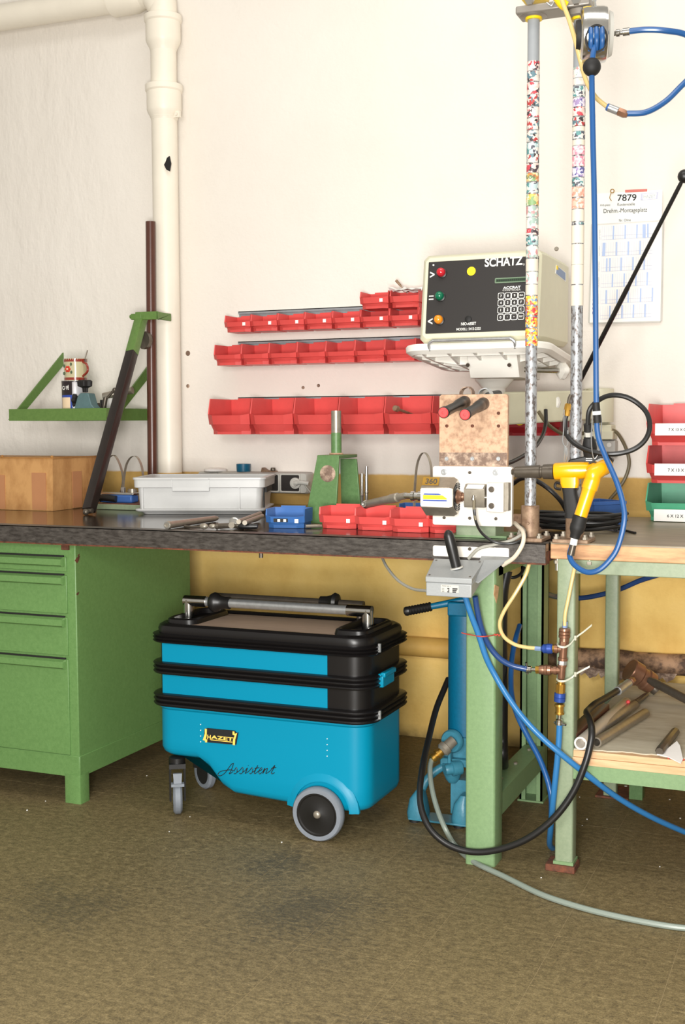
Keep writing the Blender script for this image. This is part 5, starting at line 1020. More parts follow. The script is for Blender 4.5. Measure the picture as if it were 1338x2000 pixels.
b = MB(); b.lathe([(L_*.24, .0092), (L_*.24, .0105), (L_*.38, .0105), (L_*.38, .0092)], a_, d, 6, close=True); part('nut', b, M['greyp'], t)
hose('wire_loop', [(1158, 800, -1.19), (1155, 860, -1.19), (1160, 895, -1.18), (1170, 880, -1.18), (1175, 830, -1.185), (1172, 800, -1.19)], .0014, 'zinc', 'thin wire loop hanging beside the blue hose coupling', 'wire', n=6)

# ------------------------------------------------------------------ black-fronted controller on its wall arm
bx0, bx1, byf0, byf1, byb, bz0, bz1 = .078, .447, -.640, -.600, -.225, 1.398, 1.668
t = thing('torque_controller', 'beige torque controller with black panel of lamps and keys on the wall arm', 'control unit', ((bx0+bx1)/2, -.42, bz0))
fv = V((0, byf1-byf0, bz1-bz0)).normalized(); fn = V((0, -fv.z, fv.y)); FO = V((bx0, byf0, bz0)); FH = (V((0, byf1-byf0, bz1-bz0))).length
def F(x, h, o=0): return FO+V((x, 0, 0))+fv*h+fn*o
def floop(o, dpt, c):
    W_2 = bx1-bx0; P = [(o+c, o), (W_2-o-c, o), (W_2-o, o+c), (W_2-o, FH-o-c), (W_2-o-c, FH-o), (o+c, FH-o), (o, FH-o-c), (o, o+c)]
    return [F(x, h, -dpt) for x, h in P]
def bloop(y, o, c):
    P = [(bx0+o+c, bz0+o), (bx1-o-c, bz0+o), (bx1-o, bz0+o+c), (bx1-o, bz1-o-c), (bx1-o-c, bz1-o), (bx0+o+c, bz1-o), (bx0+o, bz1-o-c), (bx0+o, bz0+o+c)]
    return [V((x, y, z)) for x, z in P]
b = MB(); b.loft([floop(.012, 0, .012), floop(.0, .016, .014), bloop(-.52, 0, .014), bloop(byb, 0, .014)]); part('case', b, M['beige'], t, 'beige sheet metal case', bevel=.001)
def fp(px, py):
    p = atp(px, py, FO, fn); r = p-FO; return r.x, r.dot(fv)
xL, hB = fp(831, 652); xR = fp(1050, 560)[0]; hT = fp(842, 512)[1]
b = MB(); b.loft([[F(x, h, o) for x, h in rr(xL, xR, hB, hT, .002, 2)] for o in (-.001, .0015)]); pan = part('front_panel', b, M['panel'], t, 'black front panel')
def disc(name, px, py, r, m, prof, parent=t, label=None):
    x, h = fp(px, py); b = MB(); b.lathe([(o, r*k) for o, k in prof], F(x, h, .0015), fn, 26); return part(name, b, M[m], parent, label)
for px, py, m, nm in ((863, 533, 'red_knob', 'red'), (860, 579, 'green_knob', 'green'), (858, 625, 'orange_knob', 'orange')):
    disc('lamp_bezel', px+1, py+1, .0155, 'black', [(0, 1), (.004, 1), (.005, .9), (.005, 0)])
    disc('signal_lamp', px, py, .0145, m, [(.003, .95), (.010, .92), (.016, .80), (.020, .5), (.021, 0)], label=nm+' signal lamp')
disc('yellow_dot', 921, 530, .0135, 'yellow_dot', [(0, 1), (.001, 1), (.001, 0)], label='round yellow sticker')
disc('reset_button', 915, 624, .0105, 'blackm', [(0, 1), (.004, .95), (.006, .6), (.0065, 0)])
disc('indicator', 847, 518, .003, 'white', [(0, 1), (.002, .8), (.0025, 0)])
def ft(s, x0, y0, x1, y1, m='white', fat=.0, name='lettering', parent=t, o=.0022):
    ax, ah = fp(x0, y1); bx_, _ = fp(x1, y1); _, ch_ = fp(x0, y0); return text(name, s, M[m], parent, F(ax, ah, o), (1, 0, 0), fv, w=bx_-ax, h=ch_-ah, fat=fat)
ft('>', 840, 531, 849, 543, fat=.02); ft('=', 838, 578, 847, 586, fat=-.005); ft('<', 836, 622, 845, 634, fat=.02)
ft('SCHATZ', 947, 505, 1021, 522, fat=.025); ft('®', 1022, 515, 1025, 519)
ft('ACCRAT', 983, 560, 1017, 565, fat=.03); ft('CONTROLR', 982, 566, 1017, 569)
ft('NIO-RESET', 901, 630, 930, 636, fat=.02); ft('MODELL: 5413-2355', 892, 641, 939, 646, fat=.01)
x0, h0 = fp(967, 554); x1 = fp(1034, 554)[0]; h1 = fp(967, 544)[1]
b = MB(); b.loft([[F(x, h, o) for x, h in rr(x0, x1, h0, h1, .003, 3)] for o in (.001, .004)]); disp = part('display', b, M['lcdframe'], t, 'green-grey display window')
b = MB(); b.loft([[F(x, h, o) for x, h in rr(x0+.003, x1-.003, h0+.003, h1-.003, .001, 2)] for o in (.003, .0045)]); part('display_glass', b, M['lcd'], disp)
for k in range(16):
    x = x0+.006+(x1-x0-.012)/16*k; b = MB(); b.prism([F(x, h0+.005, .0046), F(x+.0042, h0+.005, .0046), F(x+.0042, h1-.005, .0046), F(x, h1-.005, .0046)], fn*.0003); part('display_digit', b, M['lcddark'], disp)
for r_, (row, py) in enumerate(zip(('7|8|9|DA', '4|5|6|F', '1|2|3|C', '0|.|*|TEST'), (578.6, 592, 606, 620.2))):
    for c_, s_ in enumerate(row.split('|')):
        px = (979.3, 992.6, 1005.6, 1019)[c_]-.4*r_; py_ = py-.6*c_; x, h = fp(px, py_); kw = .0098
        b = MB(); b.loft([[F(x+i_, h+j_, o) for i_, j_ in rr(-q, q, -q, q, .004, 3)] for q, o in ((kw, .001), (kw, .0026), (kw-.0014, .003), (kw-.0016, .0022))]); k_o = part('key', b, M['white'], t)
        b = MB(); b.loft([[F(x+i_, h+j_, o) for i_, j_ in rr(-q, q, -q, q, .003, 3)] for q, o in ((kw-.0017, .001), (kw-.0017, .0027))]); part('key_face', b, M['panel'], k_o)
        hh = .0075 if len(s_) == 1 else .005
        text('key_lettering', s_, M['white'], k_o, F(x, h, .0032), (1, 0, 0), fv, h=hh if s_ not in '.*' else .002+.002*(s_ == '*'), w={1: None, 2: .0105, 4: .0125}[len(s_)], align='C', fat=.02)
p = [at(x, y, x=bx1) for x, y in ((1086, 517), (1105, 533), (1105, 551), (1084, 534))]
b = MB(); b.prism(p, (.001, 0, 0)); part('side_label', b, M['white'], t); ce = sum(p, V())/4
b = MB(); b.prism([ce+(q-ce)*.84+V((.0011, 0, 0)) for q in p], (.0006, 0, 0)); part('side_label_print', b, M['stickblue'], t, 'blue-grey label')
b = MB(); q = at(1089, 523, x=bx1+.002); b.box(bx1+.001, bx1+.0022, q.y-.012, q.y+.010, q.z-.006, q.z+.006); part('side_label_mark', b, M['yellow_dot'], t)
# tray and arm
t = thing('wall_arm_tray', 'white plastic swivel tray on a beige wall arm carrying the torque controller', 'wall bracket', (.27, -.40, 1.34))
tx0, tx1, ty0, ty1, tz0, tz1 = .035, .487, -.685, -.235, 1.352, 1.392
def tl(o, z, r=.07): return [(x, y, z) for x, y in rr(tx0+o, tx1-o, ty0+o, ty1-o, r-o*.5, 6)]
TM = Mx.Translation((0, ty0, tz1)) @ Mx.Rotation(math.radians(-5.0), 4, 'X') @ Mx.Translation((0, -ty0, -tz1))      # the tray dips towards the wall
b = MB(); b.M = TM; b.loft([tl(.014, tz0+.010), tl(.0, tz0+.020), tl(-.002, tz1-.006), tl(.002, tz1), tl(.022, tz1), tl(.026, tz0+.012)], close=True); part('tray_rim', b, M['whitep'], t)
b = MB(); b.M = TM; b.loft([tl(.02, tz1-.008), tl(.02, tz1-.002)]); part('tray_plate', b, M['whitep'], t)
tcx, tcy = (tx0+tx1)/2, (ty0+ty1)/2
def deep(x, y): return tz0+.012-.034*max(0, 1-max(abs(x-tcx)/.20, abs(y-tcy)/.20))     # ribs grow deeper towards the swivel
for k in range(5):
    y = ty0+.055+.085*k; b = MB(); b.M = TM; xs_ = [tx0+.022+(tx1-tx0-.044)*i/10 for i in range(11)]
    b.loft([[(x, y-.004, deep(x, y)), (x, y+.004, deep(x, y)), (x, y+.004, tz1-.007), (x, y-.004, tz1-.007)] for x in xs_]); part('tray_rib', b, M['whitep'], t)
for k in range(5):
    x = tx0+.065+.08*k; b = MB(); b.M = TM; ys_ = [ty0+.022+(ty1-ty0-.044)*i/10 for i in range(11)]
    b.loft([[(x-.004, y, deep(x, y)), (x+.004, y, deep(x, y)), (x+.004, y, tz1-.007), (x-.004, y, tz1-.007)] for y in ys_]); part('tray_rib', b, M['whitep'], t)
w0, w1 = at(842, 668, y=ty0+.01), at(1006, 664, y=ty0+.01); zr = w0.z
b = MB(); rl = .0048; b.tube([(w0.x, ty0+.004, zr-.026), (w0.x-.002, ty0-.004, zr-.008), (w0.x+.012, ty0-.006, zr+.002), (w0.x+.03, ty0-.006, zr+.002), (w1.x-.03, ty0-.006, zr+.002), (w1.x-.012, ty0-.006, zr+.002), (w1.x+.002, ty0-.004, zr-.008), (w1.x+.002, ty0+.004, zr-.026)], rl, n=10); part('front_rail', b, M['zinc'], t, 'bent zinc retaining rail')
k0, k1 = at(908, 708, y=-.60), at(1018, 704, y=-.60); kz = at(960, 738, y=-.56).z
b = MB(); b.prism([(k0.x+.005, -.60, tz0+.012), (k0.x+.005, -.56, kz+.0), (k0.x+.005, -.30, kz), (k0.x+.005, -.26, tz0+.012)], (k1.x-k0.x-.02, 0, 0)); part('swivel_plate', b, M['whitep'], t, bevel=.002)
for px in (914, 995):
    p = at(px, 709, y=-.60); b = MB(); b.lathe([(0, .006), (.002, .006), (.002, 0)], p+V((0, -.001, -.006)), (0, -.9, -.4), 14); part('screw', b, M['darksteel'], t)
nx, ny = .256, -.42
b = MB(); b.lathe([(0, .062), (.006, .060), (.03, .038), (.034, .036), (.20, .036)], (nx, ny, kz+.002), (0, 0, -1), 30); part('neck', b, M['whitep'], t, 'tapered neck')
az0, az1 = 1.165, 1.262
b = MB(); c0, c1 = V((nx, ny, 0)), V((.52, -.05, 0)); dd = (c1-c0).normalized(); pn = V((-dd.y, dd.x, 0))
L = []
for o in (-.032, .032):
    L.append([c0+pn*o*1.1-dd*.03+V((0, 0, az0-.02)), c1+pn*o+V((0, 0, az0)), c1+pn*o+V((0, 0, az1)), c0+pn*o*1.1-dd*.03+V((0, 0, az1-.012))])
b.loft(L); part('arm', b, M['beige'], t, 'beige arm', bevel=.006)
b = MB(); b.cyl((c1.x, c1.y, az0-.01), (c1.x, c1.y, az1+.004), .045, n=30); part('hinge_post', b, M['beige'], t)
b = MB(); a_, c_ = at(1140, 775, y=-.012), at(1178, 888, y=-.012); b.box(a_.x, c_.x+.02, -.014, -.0, c_.z, 1.27); part('wall_plate', b, M['beige'], t, bevel=.003)
p = at(1080, 786, y=-.24); b = MB(); b.lathe([(0, 0), (0, .014), (.014, .026), (.026, .027), (.032, .022), (.033, 0)], p+V((0, .02, 0)), (0, -1, 0), 10); part('knob', b, M['whitep'], t, 'white plastic knob')
a_, c_ = at(1022, 722, y=-.50), at(1094, 724, y=-.40); b = MB(); b.cyl(a_, c_, .0085, n=18); part('clamp_rod', b, M['chrome'], t)
d = (c_-a_).normalized(); b = MB(); Mf = frame(c_, d); b.loft([[Mf @ V((r*(1+.10*math.cos(4*2*PI*i/32))*math.cos(2*PI*i/32), r*(1+.10*math.cos(4*2*PI*i/32))*math.sin(2*PI*i/32), z)) for i in range(32)] for z, r in ((-.006, .012), (0, .024), (.014, .026), (.022, .021))]); part('knob', b, M['whitep'], t, 'white plastic knob')
# socket box on the wall and its cables
t = thing('socket_box', 'grey surface-mounted socket box with stepped cover on the wall behind the right pole', 'socket box', tuple(at(1172, 862, y=-.02)))
a_, c_ = at(1140, 843, y=-.05), at(1196, 893, y=-.05); b = MB(); b.box(a_.x, c_.x+.01, -.05, 0, c_.z, a_.z-.03); part('housing', b, M['greyp'], t, bevel=.003)
a_, c_ = at(1138, 830, y=-.075), at(1192, 858, y=-.075); b = MB(); b.box(a_.x, c_.x+.004, -.078, 0, c_.z, a_.z); b.box(a_.x, c_.x+.010, -.084, 0, c_.z, c_.z+.028); part('hinged_cover', b, M['beige'], t, bevel=.002)
p = at(1190, 869, y=-.052); b = MB(); b.lathe([(0, .008), (.003, .008), (.004, .005), (.004, 0)], p, (0, -1, 0), 16); part('screw', b, M['white'], t)
hose('grey_cable', [(1190, 838, -.06), (1206, 846, -.05), (1222, 874, -.035), (1229, 904, -.03), (1222, 932, -.03), (1206, 958, -.04), (1192, 975, -.05), (1184, 992, -.06)], .0058, 'olivecable', 'olive cable running from the socket box down to the right-hand table', 'cable')
hose('grey_cable', [(1052, 804, -.36), (1064, 822, -.34), (1082, 838, -.28), (1104, 848, -.2), (1140, 846, -.09)], .0058, 'olivecable', 'olive cable sagging from the wall arm to the socket box', 'cable')
hose('black_cable', [(1066, 800, -.42), (1066, 826, -.44), (1060, 850, -.5), (1046, 872, -.6), (1026, 888, -.7), (1000, 902, -.8), (985, 906, -.85)], .0060, 'black', 'black cable passing behind the left pole below the wall arm', 'cable')
t = thing('bin_stop_plate', 'small zinc end plate with a hole at the right end of the lower bin rail', 'plate', tuple(at(1080, 835, y=-.012)))
a_, c_ = at(1073, 812, y=-.014), at(1086, 852, y=-.014); b = MB(); b.box(a_.x, c_.x, -.014, -.011, c_.z, a_.z); part('plate', b, M['rail'], t)
p = at(1081, 829, y=-.015); b = MB(); b.lathe([(0, .008), (.001, .008), (.001, 0)], p+V((0, .001, 0)), (0, -1, 0), 16); part('hole', b, M['blackm'], t)
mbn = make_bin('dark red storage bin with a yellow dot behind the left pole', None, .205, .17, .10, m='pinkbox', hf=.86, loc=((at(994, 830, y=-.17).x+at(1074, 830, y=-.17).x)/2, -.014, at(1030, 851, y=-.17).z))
p = at(1015, 821, y=-.186); b = MB(); b.lathe([(0, 0), (0, .017), (.0012, .017), (.0012, 0)], p, (0, -1, 0), 24); part('yellow_dot', b, M['yellow_dot'], mbn, 'round yellow sticker')
b = MB(); b.prism([p+V((0, -.0015, 0)), p+V((-.014, -.0015, .010)), p+V((-.016, -.0015, .004))], (0, .0004, 0)); part('dot_notch', b, M['pinkbox'], mbn)

# ------------------------------------------------------------------ wall planner, rod, hook
t = thing('wall_planner', 'white wall planner sheet in a thin frame pinned to the wall at the right', 'calendar', tuple(at(1225, 630, y=0)))
yw_ = -.006
b = MB(); q = [at(x, y, y=yw_) for x, y in ((1158, 438), (1294, 428), (1290, 627), (1152, 630))]; b.prism(q, (0, .004, 0)); part('planner_board', b, M['paper'], t)
b = MB()
for a_, c_ in zip(q, q[1:]+q[:1]):
    dd = (c_-a_).normalized(); nn = V((-dd.z, 0, dd.x)); b.prism([a_+V((0, -.002, 0)), c_+V((0, -.002, 0)), c_+V((0, -.002, 0))+nn*.005, a_+V((0, -.002, 0))+nn*.005], (0, .005, 0))
part('frame', b, M['greyp'], t)
b = MB(); b.plate([(1166, 378), (1294, 370), (1293, 430), (1164, 438)], -.010, .002); part('header_sheet', b, M['white'], t)
b = MB(); b.plate([(1221, 371), (1264, 369), (1264, 374), (1221, 376)], -.0115, .001); part('red_tape', b, M['redtape'], t)
def pt(s, x0, y0, x1, y1, m='print', fat=0, parent=t, dy=-.0108, tilt=0):
    a_, c_, e_ = at(x0, y1, y=dy), at(x1, y1+tilt, y=dy), at(x0, y0, y=dy); return text('lettering', s, M[m], parent, a_, c_-a_, (0, 0, 1), w=(c_-a_).length, h=(e_-a_).z, fat=fat)
pt('7879', 1206, 380, 1243, 393, fat=.012, tilt=-1); pt('Arb.platz', 1172, 398.5, 1192, 404, tilt=-.5); pt('Kostenstelle', 1206, 396.5, 1240, 402, tilt=-1); pt('Drehm.-Montageplatz', 1179, 408, 1264, 419, fat=0, tilt=-3); pt('Nr. Ohne', 1209, 428, 1232, 433, tilt=-1)
b = MB(); 
for seg in (((1256, 378), (1283, 376), (1283, 377), (1256, 379)), ((1253, 390), (1281, 388), (1281, 389), (1253, 391)), ((1252, 378), (1255, 377), (1255, 391), (1251, 391)), ((1283, 375), (1286, 375), (1284, 389), (1281, 389))): b.plate(seg, -.0108, .0006)
part('badge_outline', b, M['gridpale'], t); pt('HAZET', 1257, 380.5, 1280, 387, m='rail')
rows_ = [(440, 467, (1197, 1220, 1243)), (472, 499, (1203, 1226, 1249)), (503, 529, (1184, 1190, 1212, 1235, 1257)), (534, 560, (1195, 1218, 1241, 1263)), (565, 592, (1183, 1204, 1226, 1250, 1273)), (596, 622, (1190, 1214, 1236, 1259))]
def lx(x, y): return x-(y-440)*.028
def tx_(x, y0_): return y0_-(x-1172)*.05
for k, (y0, y1, cols) in enumerate(rows_):
    dx = -(y0-440)*.02; o = 0
    b = MB(); 
    for yy in (y1-1, y1-8): b.plate([(1176+dx, tx_(1176, yy)+2), (1275+dx, tx_(1275, yy)+2), (1275+dx, tx_(1275, yy)+2.8), (1176+dx, tx_(1176, yy)+2.8)], -.0068, .0006)
    for j_ in range(22): x = 1176+dx+j_*4.5; b.plate([(x, tx_(x, y0)+2), (x+.5, tx_(x, y0)+2), (x+.5-.7, tx_(x, y1)+2), (x-.7, tx_(x, y1)+2)], -.0066, .0005)
    part('month_grid', b, M['gridpale'], t)
    def hb_(q_): b = MB(); b.plate(q_, -.0072, .0006); part('holiday_bar', b, M['grid'], t)
    for x in cols: hb_([(x, tx_(x, y0)+2), (x+2.8, tx_(x, y0)+2), (x+2.2, tx_(x, y1)+2), (x-.6, tx_(x, y1)+2)])
    if k == 0: hb_([(1255, 438), (1261, 438), (1261, 465), (1255, 465)]); hb_([(1264, 437), (1267, 437), (1267, 464), (1264, 464)])
    if k == 1: hb_([(1177, 474), (1183, 474), (1182, 500), (1176, 500)])
    if y1 < 600:
        p0_ = at(1172.5+dx*1.1, y1+1, y=-.0072); text('month_lettering', ('SEPTEMBER', 'OKTOBER', 'NOVEMBER', 'DEZEMBER', 'JANUAR')[k], M['rail'], t, p0_, (0, 0, 1), (-1, 0, 0), w=.034, h=.004)
text('year_lettering', '2001', M['tinblue'], t, at(1157, 614, y=-.0072)+V((.008, 0, 0)), (0, 0, 1), (-1, 0, 0), w=.05, h=.008)
b = MB(); p = at(1196, 372, y=-.014); b.tube([p+V((.006*math.cos(q_), 0, .006*math.sin(q_)-.002)) for q_ in [2*PI*i/14 for i in range(14)]], .0016, n=6, sm=0, closed=True); b.tube([p+V((-.004, 0, -.008)), p+V((-.008, -.002, -.024)), p+V((-.002, 0, -.034))], .0012, n=6); solo('brass_hook', b, M['brass'], 'small brass ring and hook on the top edge of the wall planner', 'hook')
a_, c_ = at(1335, 348, y=-.62), at(1136, 738, y=-.30); d = c_-a_
t = thing('black_rod', 'thin black rod with a ball end leaning diagonally across the wall planner', 'rod', tuple(c_))
b = MB(); b.lathe([(0, 0), (0, .004), (.02, .006), (.05, .0062), (d.length*.5, .0062), (d.length*.52, .0075), (d.length+.1, .0075), (d.length+.1, 0)], a_, d, 14); part('shaft', b, M['black'], t)
b = MB(); b.ball(a_-d.normalized()*.006, .019, 20); part('ball_knob', b, M['black'], t)
for px, py, y, r_ in ((1087, 486, 0, .006), (367, 690, 0, .008), (367, 754, 0, .006), (592, 757, 0, .005), (622, 753, 0, .005)):
    p = at(px, py, y=0); b = MB(); b.lathe([(0, 0), (0, r_*1.3), (.002, r_), (.002, 0)], p, (0, -1, 0), 12); o = solo('wall_plug', b, M['steel'] if px > 1000 else M['scaled'], {1087: 'wall plug above the right side of the beige controller', 367: 'upper wall plug right of the drain pipe' if py == 690 else 'lower wall plug right of the drain pipe', 592: 'left of two wall plugs above the large red bins', 622: 'right of two wall plugs above the large red bins'}[px], 'wall plug')

# ------------------------------------------------------------------ right-hand table
t = thing('work_table', 'green steel work table with worn wooden edge and lower shelf at the right', 'table', (1.2, -.6, 0))
TX0, TX1, TY = .604, 2.2, -1.135
b = MB(); b.box(TX0, TX1, TY, -.22, .808, .846); part('table_edge', b, M['woodedge'], t, 'chipped wooden edge', bevel=.003)
b = MB(); b.box(TX0, TX1, TY+.002, -.22, .844, .8505); part('table_top', b, M['tabletop'], t, 'worn grey table surface', bevel=.0015)
b = MB(); b.box(.66, TX1-.05, TY+.004, TY+.04, .772, .808); part('front_rail', b, M['green_pale'], t, bevel=.002)
b = MB(); b.box(.625, .660, -1.1, -.3, .772, .808); part('side_rail', b, M['green_pale'], t, bevel=.002)
def leg(x0, x1, y0, y1, z0=0): 
    b = MB(); b.loft([[(x, y, z) for x, y in rr(x0, x1, y0, y1, .005, 3)] for z in (z0, .808)]); part('leg', b, M['green_pale'], t)
leg(.622, .668, TY, TY+.05, .018); leg(.622, .662, -.47, -.43); leg(2.1, 2.15, TY, TY+.05); leg(2.1, 2.15, -.47, -.43)
b = MB(); b.box(.600, .676, TY-.012, TY+.055, 0, .018); part('foot_plate', b, M['rust'], t, bevel=.002)
b = MB(); b.box(.622-.003, .671, TY-.004, TY+.052, .018, .026); part('foot_weld', b, M['green_mid'], t)
b = MB(); b.box(.60, .70, -.48, -.36, 0, .006); part('foot_plate', b, M['rust'], t)
b = MB(); b.box(.668, TX1-.05, TY+.002, TY+.012, .245, .283); b.box(.668, TX1-.05, TY+.0125, TY+.04, .279, .283); part('lower_rail', b, M['green_mid'], t)
b = MB(); b.box(.64, .668, -1.09, -.46, .245, .283); part('lower_rail', b, M['green_mid'], t)
b = MB(); b.box(.70, .74, -.46, -.42, 0, .26); part('leg', b, M['green_dark'], t)
for k, (z0, z1) in enumerate(((.283, .302), (.3025, .319))):
    b = MB(); b.box(.652+.006*k, TX1-.06, TY+.001+.003*k, -.22, z0, z1); part('shelf_board', b, M['board'], t, bevel=.001)
for px in (1089, 1152):
    p = at(px, 1094, y=TY+.01); b = MB(); b.cyl((p.x, TY+.01, .778), (p.x, TY+.01, .808), .006); b.cyl((p.x, TY+.01, .796), (p.x, TY+.01, .804), .010, n=6); part('bolt', b, M['steel'], t)
# grey sheet and things lying on the lower shelf
ZL = .3195
t = thing('torn_sheet', 'torn grey card sheet lining the lower shelf of the right-hand table', 'sheet', (1.0, -.7, ZL))
xs = [.655+.012*k for k in range(120)]
edge = [(x, TY+.012+random.uniform(-.004, .006)+.012*math.sin(x*9)) for x in xs]
b = MB(); n_ = len(edge); top = [(x, y, ZL+.003) for x, y in edge]; back = [(x, -.23, ZL+.003) for x, y in edge]
b.add(top+back+[(x, y, ZL) for x, y in edge]+[(x, -.23, ZL) for x, y in edge], [(i, i+1, n_+i+1, n_+i) for i in range(n_-1)]+[(2*n_+i, i, i+1, 2*n_+i+1)[::-1] for i in range(n_-1)]+[(2*n_+i, 3*n_+i, 3*n_+i+1, 2*n_+i+1) for i in range(n_-1)]); part('sheet', b, M['felt'], t)
p = [at(x, y, z=ZL+.006) for x, y in ((1283, 1474), (1298, 1468), (1322, 1459), (1328, 1468), (1334, 1484), (1330, 1492), (1306, 1480))]
b = MB(); b.prism([V((q.x, q.y, q.z+(.014 if i in (2, 3) else 0))) for i, q in enumerate(p)], (0, 0, .002)); part('torn_flap', b, M['paper'], t, 'pale torn flap')
b = MB()
xq = [.9+.006*k for k in range(34)]
for k in range(33):
    y = TY+.010; b.add([(xq[k], y, ZL+.0035), (xq[k+1], y, ZL+.0035), (xq[k]+.003, y-.004, ZL-.002)], [(0, 1, 2)])
setp(part('red_torn_edge', b, M['pinktie'], t), kind='stuff')
ZS2 = ZL+.003
def bar_on(name, label, cat, q0, q1, r, m, hollow=False, ridge=0, n=18):
    a_, c_ = at(*q0, z=ZS2+r), at(*q1, z=ZS2+r); d = c_-a_; t = thing(name, label, cat, tuple(a_))
    L_ = d.length; b = MB()
    if hollow: b.lathe([(.06, 0), (.06, r*.72), (0, r*.72), (0, r), (L_-.008, r), (L_, r*.7), (L_, 0)], a_, d, n)
    else: b.lathe([(0, 0), (0, r*.8), (.004, r), (L_-.006, r), (L_, r*.75), (L_, 0)], a_, d, n)
    part('tube' if hollow else 'bar', b, M[m], t); return t
bar_on('steel_tube', 'open-ended steel tube on the lower shelf nearest the table leg', 'tube', (1134, 1452), (1224, 1372), .017, 'alu', True)
bar_on('steel_tube', 'open-ended steel tube on the lower shelf, second from the table leg', 'tube', (1165, 1450), (1262, 1392), .0135, 'steel', True)
bar_on('steel_tube', 'long stepped steel tube lying behind the two open-ended tubes', 'tube', (1158, 1432), (1240, 1376), .014, 'steel')
bar_on('steel_bar', 'short dark steel bar lying near the torn front edge of the shelf sheet', 'bar', (1288, 1468), (1320, 1428), .0115, 'darksteel', n=8)
a_, c_ = at(1241, 1373, z=ZS2+.012), at(1262, 1358, z=ZS2+.012); b = MB(); d = c_-a_; b.lathe([(0, 0), (0, .009), (d.length, .008), (d.length, 0)], a_, d, 14); solo('socket_key', b, M['darksteel'], 'dark square key in the end of the long stepped tube', 'key')
b = MB(); a_, c_ = at(1114, 1440, z=ZS2+.02), at(1178, 1382, z=ZS2+.03); d = (c_-a_); b.loft([[frame(a_, d) @ V((x, y, s)) for x, y in rr(-.018, .018, -.012, .012, .002, 2)] for s in (0, d.length)]); solo('brown_bar', b, M['brown'], 'dark brown flat bar on the lower shelf beside the table leg', 'bar')
p = at(1227, 1371, z=ZS2+.03); b = MB(); b.ball(p, .006, 12); solo('red_bead', b, M['redcap'], 'tiny red bead lying on the stepped tube', 'bead')
t = thing('copper_hammer', 'copper-faced hammer lying on the lower shelf with its handle towards the right', 'hammer', tuple(at(1250, 1330, z=.36)))
y_h = -.45
h0, h1 = at(1240, 1305, y=y_h-.02), at(1262, 1336, y=y_h+.02); hd_ = V((.55, .35, -.42)).normalized()
hc_ = at(1252, 1322, y=y_h); r_ = .036
b = MB(); b.lathe([(-.045, 0), (-.045, r_*.94), (-.042, r_), (-.01, r_), (-.004, r_*.86), (.012, r_*.84), (.016, r_*.95), (.040, r_*.9), (.043, r_*.8), (.043, 0)], hc_, hd_, 28); part('head', b, M['bronze'], t, 'round bronze-coloured hammer head')
b = MB(); e0, e1 = at(1268, 1328, y=y_h-.02), at(1352, 1372, y=y_h-.10); d = e1-e0; b.lathe([(0, .010), (.02, .013), (d.length, .013), (d.length, 0), (0, 0)], e0, d, 18); part('handle', b, M['darksteel'], t)
b = MB(); f0, f1 = at(1272, 1338, y=y_h+.02), at(1284, 1366, y=y_h+.02); f1.z = max(f1.z, ZS2+.012); d = f1-f0; b.lathe([(0, 0), (0, .018), (d.length*.7, .018), (d.length, .016), (d.length, 0)], f0, d, 18); part('peen', b, M['darksteel'], t)
# on the table top
t = thing('blue_box', 'small open blue plastic box standing on the right-hand table', 'box', (.66, -.55, .8505))
c0, c1, c2 = at(1160, 1030, z=.8505), at(1222, 1027, z=.8505), at(1247, 1012, z=.8505)
zt_ = at(1190, 981, y=c0.y).z; ux = (c1-c0); ux.z = 0; uy = V((-ux.y, ux.x, 0)).normalized()*.125
def bq(o, z, g=1):
    cc = c0+ux/2+uy/2; P = [c0, c0+ux, c0+ux+uy, c0+uy]; return [V((cc.x+(p.x-cc.x)*g*(1-o), cc.y+(p.y-cc.y)*g*(1-o), z)) for p in P]
b = MB(); b.loft([bq(0, .8506, .95), bq(0, zt_-.010, 1), bq(-.03, zt_-.010), bq(-.03, zt_), bq(.05, zt_), bq(.07, .858, .95)]); part('box', b, M['blue_dk'], t, bevel=.001)
cc = at(1120, 1015, z=.862); cc = V((.60, -.80, .8505))
t = thing('cable_coil', 'black coiled cable lying on the right-hand table behind the poles', 'cable', tuple(cc))
b = MB(); P = []
for k in range(5*24+1):
    q_ = 2*PI*k/24; r_ = .098+.012*math.sin(k*.37)+.005*(k//24); P.append((cc.x+.0+r_*math.cos(q_)*1.1, cc.y+r_*.8*math.sin(q_), .8570+.009*(k/24)+.002*math.sin(k*.9)))
b.tube(P, .0052, n=8, sm=2); e_ = V(P[0]); part('coil', b, M['black'], t)
b = MB(); b.tube([V(P[-1]), V((.70, -.78, .866)), at(1190, 1030, z=.858), at(1215, 1035, z=.856), at(1241, 1041, z=.854)], .0036, n=8); part('loose_end', b, M['black'], t)
hose('black_cable', [(1000, 946, -.80), (1020, 934, -.84), (1045, 938, -.88), (1072, 955, -.9), (1095, 978, -.88), (1108, 1000, -.82), (1116, 1012, -.76)], .0066, 'black', 'black cable arching behind the left pole towards the coiled cable', 'cable')
b = MB(); a_, c_ = at(1050, 1004, z=.8505), at(1090, 1000, z=.8505); b.box(a_.x, a_.x+.12, -.60, -.50, .8506, .872); solo('pale_block', b, M['copper'], 'pale flat block lying behind the left pole on the table', 'block')
t = thing('storage_bin', 'green storage bin with a white label at the bottom of the right-hand stack', 'bin', (.83, -.12, .8505)); del_ = t
bpy.data.objects.remove(t)
